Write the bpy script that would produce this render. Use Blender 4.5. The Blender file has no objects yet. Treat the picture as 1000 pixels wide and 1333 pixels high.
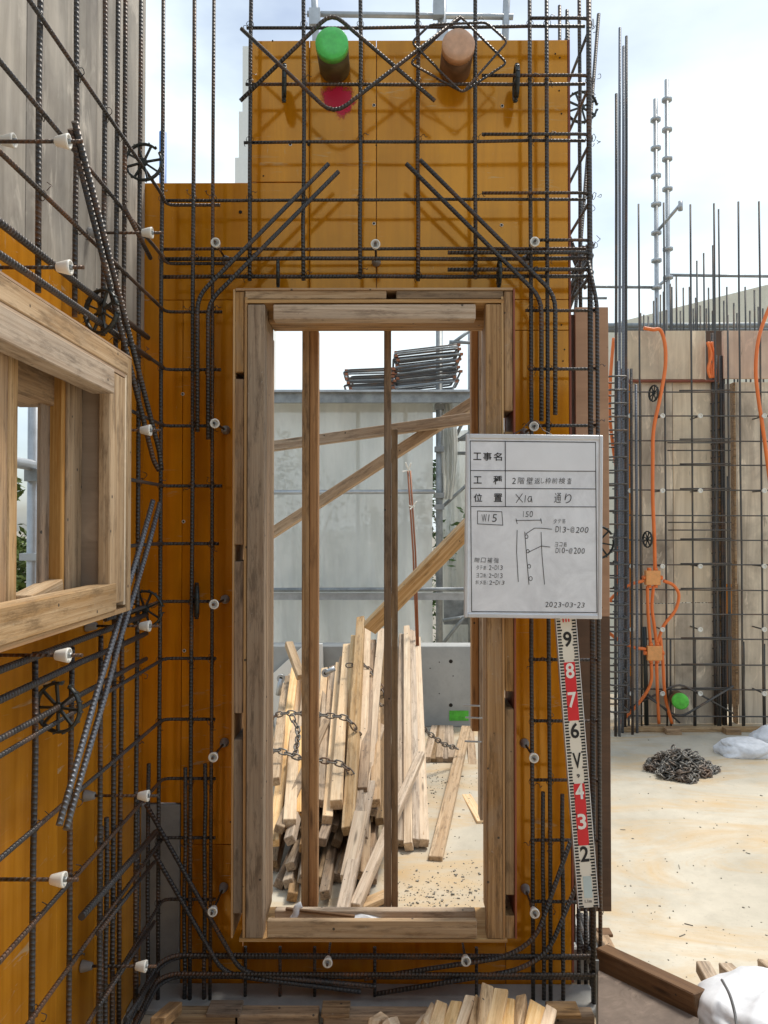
import bpy, bmesh, math, random
from mathutils import Vector, Matrix, Euler
random.seed(7)
R = math.radians
scene = bpy.context.scene
C = scene.collection

# ------------------------------------------------------------------ camera, world, sun, exposure
H = 1.65
F = 1001.0
cam_d = bpy.data.cameras.new('camera')
cam = bpy.data.objects.new('camera', cam_d)
C.objects.link(cam)
cam_d.sensor_fit = 'HORIZONTAL'
cam_d.sensor_width = 36.0
cam_d.lens = 36.0 * F / 1000.0
cam_d.clip_start = 0.02
cam_d.clip_end = 2000
cam.location = (0, 0, H)
CROT = Euler((R(90 + 1.06), 0, R(0.286)), 'XYZ')
cam.rotation_euler = CROT
scene.camera = cam

SUN_EL, SUN_AZ = R(62), R(46)          # azimuth from +Y towards +X
world = bpy.data.worlds.new('World')
scene.world = world
world.use_nodes = True
nt = world.node_tree
nt.nodes.clear()
wo = nt.nodes.new('ShaderNodeOutputWorld')
bg = nt.nodes.new('ShaderNodeBackground')
bg.inputs['Strength'].default_value = 0.1
sky = nt.nodes.new('ShaderNodeTexSky')
sky.sky_type = 'NISHITA'
sky.sun_disc = False
sky.sun_elevation = SUN_EL
sky.sun_rotation = SUN_AZ
sky.air_density = 1.0
sky.dust_density = 2.0
tc = nt.nodes.new('ShaderNodeTexCoord')
mp = nt.nodes.new('ShaderNodeMapping')
mp.inputs['Scale'].default_value = (1.0, 1.0, 2.2)
nz = nt.nodes.new('ShaderNodeTexNoise')
nz.inputs['Scale'].default_value = 1.7
nz.inputs['Detail'].default_value = 7
nz.inputs['Roughness'].default_value = 0.5
cr = nt.nodes.new('ShaderNodeValToRGB')
cr.color_ramp.elements[0].position = 0.41
cr.color_ramp.elements[0].color = (0.1, 0.1, 0.1, 1)
cr.color_ramp.elements[1].position = 0.62
cr.color_ramp.elements[1].color = (1, 1, 1, 1)
mx = nt.nodes.new('ShaderNodeMix')
mx.data_type = 'RGBA'
nt.links.new(tc.outputs['Generated'], mp.inputs['Vector'])
nt.links.new(mp.outputs['Vector'], nz.inputs['Vector'])
nt.links.new(nz.outputs['Fac'], cr.inputs['Fac'])
nt.links.new(cr.outputs['Color'], mx.inputs['Factor'])
nt.links.new(sky.outputs['Color'], mx.inputs['A'])
mx.inputs['B'].default_value = (7.0, 7.9, 8.3, 1)      # bright overcast cloud
nt.links.new(mx.outputs['Result'], bg.inputs['Color'])
nt.links.new(bg.outputs['Background'], wo.inputs['Surface'])

sun_d = bpy.data.lights.new('sun', 'SUN')
sun_d.energy = 2.3
sun_d.angle = R(13)
sun_d.color = (1.0, 0.94, 0.84)
sun = bpy.data.objects.new('sun', sun_d)
C.objects.link(sun)
sdir = Vector((math.sin(SUN_AZ) * math.cos(SUN_EL), math.cos(SUN_AZ) * math.cos(SUN_EL), math.sin(SUN_EL)))
sun.rotation_euler = (-sdir).to_track_quat('-Z', 'Y').to_euler()
sun.location = (4, 2, 8)

vs = scene.view_settings
vs.view_transform = 'Standard'
vs.look = 'None'
vs.exposure = 0.64
vs.gamma = 1
vs.use_curve_mapping = False

# ------------------------------------------------------------------ places: sight lines of the tripod point
CM = CROT.to_matrix()
def ray(x, y):
    return CM @ Vector(((x - 500) / F, (666.5 - y) / F, -1))
def P(x, y, Y):
    d = ray(x, y); k = Y / d.y
    return Vector((d.x * k, Y, H + d.z * k))
def PX(x, y, X):
    d = ray(x, y); k = X / d.x
    return Vector((X, d.y * k, H + d.z * k))
def PZ(x, y, Z=0.0):
    d = ray(x, y); k = (Z - H) / d.z
    return Vector((d.x * k, d.y * k, Z))
def zat(y, Y): return P(505, y, Y).z
def xat(x, Y): return P(x, 680, Y).x

YB, YP = 2.68, 2.78        # front wall: bars, ply face
XB, XP = -0.80, -0.885     # left wall: bars, ply face

# ------------------------------------------------------------------ materials
def newmat(name):
    m = bpy.data.materials.new(name); m.use_nodes = True
    t = m.node_tree; b = t.nodes['Principled BSDF']
    return m, t, b
def N(t, typ, **kw):
    n = t.nodes.new(typ)
    for k, v in kw.items():
        if k in n.inputs.keys(): n.inputs[k].default_value = v
        else: setattr(n, k, v)
    return n
def ramp(t, src, stops):
    r = t.nodes.new('ShaderNodeValToRGB')
    e = r.color_ramp.elements
    while len(e) < len(stops): e.new(0.5)
    for i, (p, c) in enumerate(stops):
        e[i].position = p
        e[i].color = c if len(c) == 4 else (*c, 1)
    t.links.new(src, r.inputs['Fac'])
    return r.outputs['Color']
def mix(t, fac, a, b, mode='MIX'):
    m = t.nodes.new('ShaderNodeMix'); m.data_type = 'RGBA'; m.blend_type = mode
    for key, v in (('Factor', fac), ('A', a), ('B', b)):
        if hasattr(v, 'is_linked') or hasattr(v, 'links'): t.links.new(v, m.inputs[key])
        elif key == 'Factor': m.inputs[key].default_value = v
        else: m.inputs[key].default_value = (*v, 1) if len(v) == 3 else v
    return m.outputs['Result']
def math_(t, op, a, b=None, c=None):
    m = t.nodes.new('ShaderNodeMath'); m.operation = op
    for i, v in enumerate((a, b, c)):
        if v is None: continue
        if hasattr(v, 'links'): t.links.new(v, m.inputs[i])
        else: m.inputs[i].default_value = v
    return m.outputs[0]
def coords(t, scale, rnd=True, kind='Object'):
    tcn = t.nodes.new('ShaderNodeTexCoord')
    src = tcn.outputs[kind]
    if rnd:
        oi = t.nodes.new('ShaderNodeObjectInfo')
        v = t.nodes.new('ShaderNodeVectorMath'); v.operation = 'SCALE'
        v.inputs[0].default_value = (31.7, 17.3, 23.9)
        t.links.new(oi.outputs['Random'], v.inputs['Scale'])
        a = t.nodes.new('ShaderNodeVectorMath'); a.operation = 'ADD'
        t.links.new(src, a.inputs[0]); t.links.new(v.outputs[0], a.inputs[1])
        src = a.outputs[0]
    out = []
    for s in scale:
        m = t.nodes.new('ShaderNodeMapping'); m.inputs['Scale'].default_value = s
        t.links.new(src, m.inputs['Vector']); out.append(m.outputs[0])
    return out
def noise(t, vec, sc=1.0, det=5, rough=0.55, dist=0.0):
    n = N(t, 'ShaderNodeTexNoise', Scale=sc, Detail=det, Roughness=rough, Distortion=dist)
    t.links.new(vec, n.inputs['Vector']); return n.outputs['Fac']
def voro(t, vec, sc=1.0, out='Distance'):
    n = N(t, 'ShaderNodeTexVoronoi', Scale=sc)
    t.links.new(vec, n.inputs['Vector']); return n.outputs[out]
def bump(t, b, h, strength=0.3, dist=0.002):
    n = N(t, 'ShaderNodeBump', Strength=strength, Distance=dist)
    t.links.new(h, n.inputs['Height']); t.links.new(n.outputs[0], b.inputs['Normal'])

def wood(name, light, dark, grey=(0.27, 0.24, 0.2), weather=0.5, rough=0.75, var=0.25, dirt=0.5):
    """sawn timber, grain along the local X of each piece"""
    m, t, b = newmat(name)
    g1, g2, g3, g4, g5, g6 = coords(t, [(1.4, 70, 70), (3, 6, 6), (2.6, 15, 15), (7, 42, 42), (0.7, 17, 17), (1, 1, 1)])
    gr = noise(t, g1, 1.0, 7, 0.7, 0.8)
    base = ramp(t, gr, [(0.36, dark), (0.6, light)])
    wide = ramp(t, noise(t, g5, 1.0, 4, 0.6, 1.2), [(0.38, (1, 1, 1)), (0.58, (0, 0, 0))])
    base = mix(t, math_(t, 'MULTIPLY', wide, 0.5), base, dark)
    we = ramp(t, noise(t, g2, 1.0, 7, 0.7, 0.5), [(0.6 - 0.28 * weather, (0, 0, 0)), (0.85 - 0.28 * weather, (weather, weather, weather))])
    base = mix(t, we, base, grey)
    kn = ramp(t, voro(t, g3), [(0.04, (1, 1, 1)), (0.13, (0, 0, 0))])
    base = mix(t, math_(t, 'MULTIPLY', kn, 0.85), base, tuple(c * 0.3 for c in dark))
    di = ramp(t, noise(t, g4, 1.0, 5, 0.75), [(0.5, (0, 0, 0)), (0.66, (dirt, dirt, dirt))])
    base = mix(t, di, base, tuple(c * 0.4 for c in dark))
    g7 = coords(t, [(0.9, 55, 55)])[0]
    ck = math_(t, 'ABSOLUTE', math_(t, 'SUBTRACT', noise(t, g7, 1.0, 3, 0.5, 0.3), 0.44))
    ck = ramp(t, ck, [(0.004, (0.75, 0.75, 0.75)), (0.012, (0, 0, 0))])
    base = mix(t, mix(t, 1.0, ck, we, 'MULTIPLY'), base, tuple(c * 0.25 for c in dark))
    nails = ramp(t, voro(t, g6, 16), [(0.06, (1, 1, 1)), (0.08, (0, 0, 0))])
    base = mix(t, math_(t, 'MULTIPLY', nails, 0.9), base, (0.03, 0.024, 0.02))
    sp = ramp(t, noise(t, g6, 55, 3, 0.6), [(0.69, (0, 0, 0)), (0.74, (0.5 * weather, 0.5 * weather, 0.5 * weather))])
    base = mix(t, sp, base, (0.5, 0.49, 0.46))
    oi = t.nodes.new('ShaderNodeObjectInfo')
    hsv = t.nodes.new('ShaderNodeHueSaturation')
    t.links.new(base, hsv.inputs['Color'])
    t.links.new(math_(t, 'MULTIPLY_ADD', oi.outputs['Random'], 2 * var, 1 - var), hsv.inputs['Value'])
    w2 = t.nodes.new('ShaderNodeTexWhiteNoise'); w2.noise_dimensions = '1D'
    t.links.new(math_(t, 'MULTIPLY', oi.outputs['Random'], 77.7), w2.inputs['W'])
    t.links.new(math_(t, 'MULTIPLY_ADD', w2.outputs['Value'], 0.5, 0.72), hsv.inputs['Saturation'])
    t.links.new(hsv.outputs[0], b.inputs['Base Color'])
    b.inputs['Roughness'].default_value = rough
    bump(t, b, gr, 0.5, 0.003)
    return m
def steelbar(name, col, rust, amount, rib=True, metal=0.55, rough=0.45):
    m, t, b = newmat(name)
    (c1,) = coords(t, [(1, 1, 1)])
    n1 = noise(t, c1, 6, 5, 0.65)
    f = ramp(t, n1, [(0.62 - 0.35 * amount, (0, 0, 0)), (0.8 - 0.3 * amount, (1, 1, 1))])
    base = mix(t, f, col, rust)
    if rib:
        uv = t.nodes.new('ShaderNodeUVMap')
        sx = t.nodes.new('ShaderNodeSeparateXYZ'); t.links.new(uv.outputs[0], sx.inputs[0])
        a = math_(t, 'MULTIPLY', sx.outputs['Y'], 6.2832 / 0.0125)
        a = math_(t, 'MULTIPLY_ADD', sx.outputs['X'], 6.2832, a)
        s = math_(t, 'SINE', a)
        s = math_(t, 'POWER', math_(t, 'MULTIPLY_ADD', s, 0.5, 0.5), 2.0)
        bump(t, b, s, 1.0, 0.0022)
        base = mix(t, math_(t, 'MULTIPLY', s, 0.55), base, tuple(min(1, c * 1.9) for c in col))  # lighter rib tops: highlights on the ribs painted into the base colour
    t.links.new(base, b.inputs['Base Color'])
    t.links.new(math_(t, 'MULTIPLY_ADD', f, -metal * 0.8, metal), b.inputs['Metallic'])
    b.inputs['Roughness'].default_value = rough
    return m
def coated(name, a, bcol, coat=0.5, rough=0.22, scr=0.6):
    """form plywood with a resin film: grain shows faintly, scuffs and cement dust on it"""
    m, t, b = newmat(name)
    g1, g2, g3, g4, g5 = coords(t, [(22, 22, 1.2), (1.6, 1.6, 1.1), (60, 60, 14), (2.2, 2.2, 16), (1, 1, 1)])
    base = ramp(t, noise(t, g1, 1, 6, 0.6, 0.4), [(0.3, a), (0.7, bcol)])
    st = noise(t, g2, 1.3, 5, 0.6)
    base = mix(t, ramp(t, st, [(0.42, (0, 0, 0)), (0.7, (0.62, 0.62, 0.62))]), base, tuple(c * 0.55 for c in a))
    sc = ramp(t, noise(t, g3, 1, 3, 0.8), [(0.66, (0, 0, 0)), (0.76, (scr, scr, scr))])
    ss = ramp(t, noise(t, g4, 1.7, 4, 0.7, 1.5), [(0.62, (0, 0, 0)), (0.69, (scr, scr, scr))])
    mask = noise(t, g5, 2.4, 4, 0.6)
    mk = ramp(t, mask, [(0.44, (0, 0, 0)), (0.62, (1, 1, 1))])
    dust = mix(t, 1.0, mk, mix(t, 1.0, sc, ss, 'LIGHTEN'), 'MULTIPLY')
    base = mix(t, dust, base, (0.5, 0.42, 0.28))
    t.links.new(base, b.inputs['Base Color'])
    rr = math_(t, 'MULTIPLY_ADD', mask, 0.1, rough - 0.04)
    t.links.new(rr, b.inputs['Roughness'])
    b.inputs['Specular IOR Level'].default_value = coat; b.inputs['IOR'].default_value = 1.7
    b.inputs['Specular Tint'].default_value = (1.0, 0.62, 0.22, 1)
    bump(t, b, noise(t, g1, 1, 3), 0.04, 0.001)
    return m
def rawply(name, a, bcol, stain, samount=0.5, rough=0.8, streak=1.0):
    m, t, b = newmat(name)
    g1, g2, g3, g4 = coords(t, [(16, 16, 0.9), (2.0, 2.0, 1.2), (26, 26, 4), (7, 7, 2.2)])
    base = ramp(t, noise(t, g1, 1, 7, 0.65, 1.2), [(0.3, a), (0.68, bcol)])
    base = mix(t, ramp(t, noise(t, g2, 1.6, 6, 0.62, 0.5), [(0.42, (0, 0, 0)), (0.7, (samount,) * 3)]), base, stain)
    base = mix(t, ramp(t, noise(t, g4, 1.2, 5, 0.7, 0.8), [(0.56, (0, 0, 0)), (0.72, (samount * streak,) * 3)]), base, tuple(c * 1.35 for c in bcol))
    base = mix(t, ramp(t, noise(t, g3, 1, 3, 0.7), [(0.68, (0, 0, 0)), (0.76, (0.7, 0.7, 0.7))]), base, tuple(c * 0.3 for c in stain))
    t.links.new(base, b.inputs['Base Color'])
    b.inputs['Roughness'].default_value = rough
    bump(t, b, noise(t, g1, 1, 5), 0.25, 0.002)
    return m
def concrete(name, a, bcol, stain=None, samount=0.4, rough=0.85, sc=1.0):
    m, t, b = newmat(name)
    g1, g2, g3 = coords(t, [(sc, sc, sc), (sc * 9, sc * 9, sc * 9), (sc * 60, sc * 60, sc * 60)], rnd=False)
    n1 = noise(t, g1, 1.1, 8, 0.62, 0.4)
    base = ramp(t, n1, [(0.35, a), (0.65, bcol)])
    base = mix(t, ramp(t, noise(t, g2, 1, 6, 0.7), [(0.5, (0, 0, 0)), (0.75, (0.3, 0.3, 0.3))]), base, tuple(c * 0.75 for c in a))
    if stain:
        g4 = coords(t, [(sc * 0.55, sc * 1.3, sc)], rnd=False)[0]
        base = mix(t, ramp(t, noise(t, g4, 1.7, 8, 0.7, 1.0), [(0.46, (0, 0, 0)), (0.68, (samount,) * 3)]), base, stain)
    base = mix(t, ramp(t, noise(t, g3, 1, 3, 0.6), [(0.62, (0, 0, 0)), (0.72, (0.35, 0.35, 0.35))]), base, tuple(c * 0.6 for c in a))
    t.links.new(base, b.inputs['Base Color'])
    b.inputs['Roughness'].default_value = rough
    bump(t, b, noise(t, g2, 1, 7, 0.7), 0.35, 0.004)
    return m
def plain(name, col, rough=0.5, metal=0.0, var=0.12, sc=8.0, coat=0.0):
    m, t, b = newmat(name)
    (g,) = coords(t, [(1, 1, 1)])
    n = noise(t, g, sc, 5, 0.65)
    base = ramp(t, n, [(0.3, tuple(c * (1 - var * 1.6) for c in col)), (0.7, tuple(min(1, c * (1 + var)) for c in col))])
    t.links.new(base, b.inputs['Base Color'])
    b.inputs['Roughness'].default_value = rough
    b.inputs['Metallic'].default_value = metal
    if coat: b.inputs['Coat Weight'].default_value = coat
    bump(t, b, n, 0.1, 0.002)
    return m

M = {}
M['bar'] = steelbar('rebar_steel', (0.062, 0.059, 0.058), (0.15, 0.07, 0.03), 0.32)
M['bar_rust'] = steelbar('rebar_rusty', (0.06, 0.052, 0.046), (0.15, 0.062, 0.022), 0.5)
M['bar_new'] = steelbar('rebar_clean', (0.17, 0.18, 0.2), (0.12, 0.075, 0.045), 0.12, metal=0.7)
M['bar_far'] = steelbar('rebar_far', (0.1, 0.095, 0.09), (0.15, 0.095, 0.06), 0.3, rib=False)
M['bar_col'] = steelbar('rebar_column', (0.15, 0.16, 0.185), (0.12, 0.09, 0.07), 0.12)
M['wire'] = steelbar('tie_wire_steel', (0.03, 0.03, 0.03), (0.08, 0.045, 0.03), 0.3, rib=False)
M['coat'] = coated('coated_plywood', (0.5, 0.165, 0.005), (0.72, 0.28, 0.01), coat=0.9, rough=0.11)
M['coat_left'] = coated('coated_plywood_scuffed', (0.46, 0.168, 0.009), (0.64, 0.265, 0.02), rough=0.24, coat=0.4, scr=0.95)
M['ply_grey'] = rawply('weathered_plywood', (0.3, 0.265, 0.22), (0.52, 0.47, 0.4), (0.19, 0.17, 0.15), 0.85)
M['ply_pale'] = rawply('pale_plywood', (0.62, 0.49, 0.34), (0.82, 0.68, 0.5), (0.4, 0.33, 0.25), 0.75)
M['ply_pink'] = rawply('pinkish_plywood', (0.62, 0.43, 0.3), (0.78, 0.58, 0.44), (0.42, 0.31, 0.25), 0.7)
M['ply_stain'] = rawply('stained_plywood', (0.56, 0.455, 0.34), (0.82, 0.7, 0.54), (0.24, 0.19, 0.145), 0.85)
M['ply_edge'] = wood('plywood_edge', (0.55, 0.37, 0.19), (0.36, 0.19, 0.08), weather=0.1, var=0.1, dirt=0.2)
M['ply_board'] = rawply('brown_plywood', (0.42, 0.24, 0.14), (0.52, 0.31, 0.19), (0.36, 0.2, 0.12), 0.4)
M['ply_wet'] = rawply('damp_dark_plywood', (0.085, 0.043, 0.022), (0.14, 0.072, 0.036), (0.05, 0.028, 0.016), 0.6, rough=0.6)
M['ply_old'] = rawply('old_grey_brown_plywood', (0.15, 0.115, 0.09), (0.26, 0.2, 0.16), (0.09, 0.07, 0.06), 0.7)
M['ply_jamb'] = rawply('jamb_plywood', (0.27, 0.2, 0.14), (0.37, 0.285, 0.21), (0.2, 0.15, 0.11), 0.5)
M['red_edge'] = plain('red_sealed_edge', (0.26, 0.07, 0.035), 0.55)
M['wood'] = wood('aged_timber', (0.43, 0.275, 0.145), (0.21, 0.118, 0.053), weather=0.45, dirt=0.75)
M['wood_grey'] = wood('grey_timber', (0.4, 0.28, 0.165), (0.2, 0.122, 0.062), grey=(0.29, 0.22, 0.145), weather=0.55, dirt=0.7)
M['wood_light'] = wood('light_timber', (0.58, 0.43, 0.28), (0.36, 0.225, 0.115), grey=(0.36, 0.29, 0.215), weather=0.4, var=0.16, dirt=0.7)
M['wood_fresh'] = wood('fresh_timber', (0.76, 0.57, 0.35), (0.53, 0.33, 0.16), grey=(0.55, 0.49, 0.4), weather=0.28, var=0.16, dirt=0.3)
M['wood_orange'] = wood('orange_timber', (0.5, 0.27, 0.11), (0.3, 0.14, 0.05), weather=0.2, var=0.1)
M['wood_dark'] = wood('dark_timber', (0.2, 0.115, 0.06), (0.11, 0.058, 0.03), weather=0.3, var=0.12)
M['slab'] = concrete('slab_concrete', (0.4, 0.36, 0.285), (0.59, 0.53, 0.425), (0.52, 0.34, 0.15), 0.85)
M['conc'] = concrete('grey_concrete', (0.32, 0.32, 0.31), (0.44, 0.44, 0.42), sc=2.0)
M['conc_dark'] = concrete('raw_concrete', (0.25, 0.25, 0.24), (0.36, 0.355, 0.34), sc=3.0)
M['far_wall'] = concrete('cream_render', (0.74, 0.69, 0.56), (0.82, 0.77, 0.64), (0.55, 0.5, 0.4), 0.35, sc=2.5)
M['ground'] = concrete('dusty_ground', (0.2, 0.18, 0.14), (0.3, 0.27, 0.22), sc=0.2)
M['white_plastic'] = plain('white_plastic', (0.78, 0.75, 0.68), 0.45, var=0.06)
M['grey_plastic'] = plain('grey_plastic', (0.32, 0.31, 0.3), 0.6)
M['black_plastic'] = plain('dark_green_black_plastic', (0.022, 0.028, 0.027), 0.4, var=0.2)
M['green_tape'] = plain('green_tape', (0.1, 0.62, 0.13), 0.3, var=0.1, sc=45)
M['lime_tape'] = plain('bright_green_tape', (0.1, 0.52, 0.05), 0.4, var=0.22, sc=25)
M['peach_tape'] = plain('peach_tape', (0.62, 0.36, 0.22), 0.35, var=0.1, sc=45)
M['tube_brown'] = plain('brown_paper_tube', (0.17, 0.085, 0.04), 0.55, var=0.3, sc=20)
M['tube_green'] = plain('green_brown_tube', (0.1, 0.075, 0.03), 0.5, var=0.3, sc=20)
M['orange'] = plain('orange_conduit', (0.85, 0.2, 0.04), 0.42, var=0.06)
M['orange_box'] = plain('orange_junction_box', (0.8, 0.36, 0.12), 0.5, var=0.1, sc=30)
M['steel'] = plain('galvanised_steel', (0.46, 0.48, 0.5), 0.42, 0.6, var=0.15)
M['steel_dull'] = plain('dull_steel', (0.3, 0.32, 0.33), 0.5, 0.5, var=0.25)
M['alu'] = plain('aluminium_frame', (0.72, 0.74, 0.77), 0.35, 0.35, var=0.05)
M['black'] = plain('black_ink', (0.012, 0.012, 0.014), 0.6, var=0.1)
M['ink'] = plain('dark_grey_marker', (0.05, 0.05, 0.055), 0.6, var=0.2)
M['red'] = plain('red_print', (0.72, 0.02, 0.03), 0.45, var=0.05)
M['white_print'] = plain('white_print', (0.85, 0.83, 0.78), 0.45, var=0.02)
M['blank'] = plain('blank_panel', (0.8, 0.82, 0.86), 0.4, var=0.03)
M['staff_white'] = plain('staff_cream', (0.8, 0.76, 0.66), 0.4, var=0.04)
M['label_blue'] = plain('pale_blue_label', (0.55, 0.66, 0.66), 0.5)
M['hole'] = plain('bolt_hole_shadow', (0.02, 0.015, 0.01), 0.9)
M['blue'] = plain('blue_paint', (0.03, 0.16, 0.48), 0.45)
M['copper'] = plain('copper_brown_rod', (0.3, 0.11, 0.05), 0.45, 0.3)
M['spray'] = plain('pink_red_spray', (0.5, 0.01, 0.05), 0.5)
M['chain'] = steelbar('chain_steel', (0.19, 0.175, 0.155), (0.16, 0.085, 0.045), 0.45, rib=False, metal=0.6)
M['leaf'] = plain('green_leaves', (0.07, 0.13, 0.03), 0.6, var=0.35, sc=3)
M['leaf2'] = plain('yellow_green_leaves', (0.12, 0.16, 0.035), 0.6, var=0.35, sc=3)
M['bark'] = plain('bark', (0.09, 0.065, 0.045), 0.9, var=0.3)
M['speck'] = plain('dark_debris', (0.26, 0.235, 0.19), 0.9, var=0.4)
M['cloth'] = plain('woven_white_plastic_cloth', (0.7, 0.71, 0.74), 0.6, var=0.13, sc=14)
M['rope'] = plain('grey_rope', (0.12, 0.12, 0.12), 0.8)
def whiteboard():
    m, t, b = newmat('smudged_whiteboard')
    g1, g2 = coords(t, [(9, 9, 9), (2.6, 2.6, 2.6)], rnd=False)
    n = noise(t, g1, 1.2, 6, 0.7, 0.6)
    base = ramp(t, n, [(0.35, (0.68, 0.705, 0.75)), (0.62, (0.84, 0.87, 0.92))])
    base = mix(t, ramp(t, noise(t, g2, 1.6, 4), [(0.45, (0, 0, 0)), (0.7, (0.6, 0.6, 0.6))]), base, (0.82, 0.85, 0.9))
    t.links.new(base, b.inputs['Base Color']); b.inputs['Roughness'].default_value = 0.3
    return m
M['whiteboard'] = whiteboard()
def sheetmat():
    m, t, b = newmat('white_mesh_sheet')
    g1, g2 = coords(t, [(1.2, 1.2, 0.6), (9, 9, 1.2)], rnd=False)
    base = ramp(t, noise(t, g1, 1.3, 5, 0.6), [(0.38, (0.66, 0.66, 0.62)), (0.62, (0.84, 0.84, 0.79))])
    base = mix(t, ramp(t, noise(t, g2, 1.0, 4, 0.6), [(0.5, (0, 0, 0)), (0.7, (0.4, 0.4, 0.4))]), base, (0.55, 0.55, 0.52))
    t.links.new(base, b.inputs['Base Color']); b.inputs['Roughness'].default_value = 0.7
    tr = t.nodes.new('ShaderNodeBsdfTransparent')
    tl = t.nodes.new('ShaderNodeBsdfTranslucent'); tl.inputs['Color'].default_value = (0.76, 0.76, 0.72, 1)
    m1 = t.nodes.new('ShaderNodeMixShader'); m1.inputs[0].default_value = 0.35
    t.links.new(b.outputs[0], m1.inputs[1]); t.links.new(tl.outputs[0], m1.inputs[2])
    m2 = t.nodes.new('ShaderNodeMixShader'); m2.inputs[0].default_value = 0.08
    t.links.new(m1.outputs[0], m2.inputs[1]); t.links.new(tr.outputs[0], m2.inputs[2])
    t.links.new(m2.outputs[0], t.nodes['Material Output'].inputs['Surface'])
    return m
M['sheet'] = sheetmat()

# ------------------------------------------------------------------ builders
def tag(o, label=None, cat=None, group=None, kind=None):
    if label: o['label'] = label
    if cat: o['category'] = cat; o['kind'] = 'thing'
    if group: o['group'] = group
    if kind: o['kind'] = kind
    return o
def root(name, loc, label, cat, group=None):
    o = bpy.data.objects.new(name, None); C.objects.link(o)
    o.location = Vector(loc); o.empty_display_size = 0.05
    return tag(o, label, cat, group)
def wloc(p):
    v = Vector((0, 0, 0))
    while p is not None:
        v += p.matrix_basis.to_translation(); p = p.parent
    return v
def link(name, me, mat, parent=None, mw=None):
    """mw is the piece's place in the world; roots and parts above it carry translations only"""
    o = bpy.data.objects.new(name, me); C.objects.link(o)
    if mat is not None and len(me.materials) == 0: me.materials.append(mat)
    mw = mw or Matrix()
    if parent is not None:
        o.parent = parent
        o.matrix_basis = Matrix.Translation(-wloc(parent)) @ mw
    else: o.matrix_basis = mw
    return o
class MB:
    def __init__(s): s.v = []; s.f = []; s.uv = []
    def add(s, vs, fs, uvs=None):
        k = len(s.v); s.v += [tuple(v) for v in vs]
        for i, f in enumerate(fs):
            s.f.append([k + a for a in f])
            s.uv.append(uvs[i] if uvs else [(0, 0)] * len(f))
    def box(s, c, d, rot=None):
        c = Vector(c); hx, hy, hz = d[0] / 2, d[1] / 2, d[2] / 2
        vs = [Vector((x, y, z)) for x in (-hx, hx) for y in (-hy, hy) for z in (-hz, hz)]
        if rot is not None: vs = [rot @ v for v in vs]
        s.add([c + v for v in vs], [(0, 1, 3, 2), (4, 6, 7, 5), (0, 4, 5, 1), (2, 3, 7, 6), (0, 2, 6, 4), (1, 5, 7, 3)])
        return s
    def mm(s, x0, x1, y0, y1, z0, z1):
        return s.box(((x0 + x1) / 2, (y0 + y1) / 2, (z0 + z1) / 2), (abs(x1 - x0), abs(y1 - y0), abs(z1 - z0)))
    def tube(s, pts, r, n=8, caps=True, r2=None, closed=False):
        pts = [Vector(p) for p in pts]
        L = 0.0; rings = []; prev = None; lens = []
        m = len(pts)
        for i, p in enumerate(pts):
            if closed: d = (pts[(i + 1) % m] - pts[i - 1])
            elif i == 0: d = pts[1] - p
            elif i == m - 1: d = p - pts[i - 1]
            else: d = (pts[i + 1] - p).normalized() + (p - pts[i - 1]).normalized()
            d = d.normalized()
            if prev is None:
                a = Vector((0, 0, 1)) if abs(d.z) < 0.9 else Vector((1, 0, 0))
                u = d.cross(a).normalized()
            else:
                u = (prev - d * prev.dot(d)).normalized()
            prev = u; w = d.cross(u)
            if i: L += (p - pts[i - 1]).length
            lens.append(L)
            rr = r if r2 is None else r + (r2 - r) * i / (m - 1)
            rings.append([p + u * (rr * math.cos(2 * math.pi * j / n)) + w * (rr * math.sin(2 * math.pi * j / n)) for j in range(n)])
        vs = [v for g in rings for v in g]
        fs = []; uvs = []
        for i in range(m if closed else m - 1):
            i2 = (i + 1) % m
            for j in range(n):
                k = (j + 1) % n
                fs.append((i * n + j, i * n + k, i2 * n + k, i2 * n + j))
                uvs.append([(j / n, lens[i]), ((j + 1) / n, lens[i]), ((j + 1) / n, lens[i2] if i2 else L), (j / n, lens[i2] if i2 else L)])
        if caps and not closed:
            fs.append(tuple(range(n - 1, -1, -1))); uvs.append([(0, 0)] * n)
            fs.append(tuple((m - 1) * n + j for j in range(n))); uvs.append([(0, 0)] * n)
        s.add(vs, fs, uvs); return s
    def lathe(s, prof, n=16, M4=None):
        """prof: (radius, height) pairs round local Z"""
        M4 = M4 or Matrix(); vs = []; fs = []
        for (r, z) in prof:
            for j in range(n):
                a = 2 * math.pi * j / n; vs.append(M4 @ Vector((r * math.cos(a), r * math.sin(a), z)))
        for i in range(len(prof) - 1):
            for j in range(n):
                k = (j + 1) % n; fs.append((i * n + j, i * n + k, (i + 1) * n + k, (i + 1) * n + j))
        fs.append(tuple(range(n - 1, -1, -1))); fs.append(tuple((len(prof) - 1) * n + j for j in range(n)))
        s.add(vs, fs); return s
    def mesh(s, name, smooth=False, off=None):
        me = bpy.data.meshes.new(name)
        v = s.v if off is None else [tuple(Vector(p) - off) for p in s.v]
        me.from_pydata(v, [], s.f)
        ul = me.uv_layers.new(name='UVMap')
        flat = [c for f in s.uv for p in f for c in p]
        ul.data.foreach_set('uv', flat)
        if smooth:
            me.polygons.foreach_set('use_smooth', [len(p.vertices) == 4 for p in me.polygons])
        me.update(); return me
    def build(s, name, mat, parent=None, smooth=False, origin=None):
        """verts are given in world space; the origin is put at their centre (or the given point)"""
        if origin is None:
            origin = sum((Vector(p) for p in s.v), Vector()) / max(1, len(s.v))
        return link(name, s.mesh(name, smooth, Vector(origin)), mat, parent, Matrix.Translation(Vector(origin)))
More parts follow.
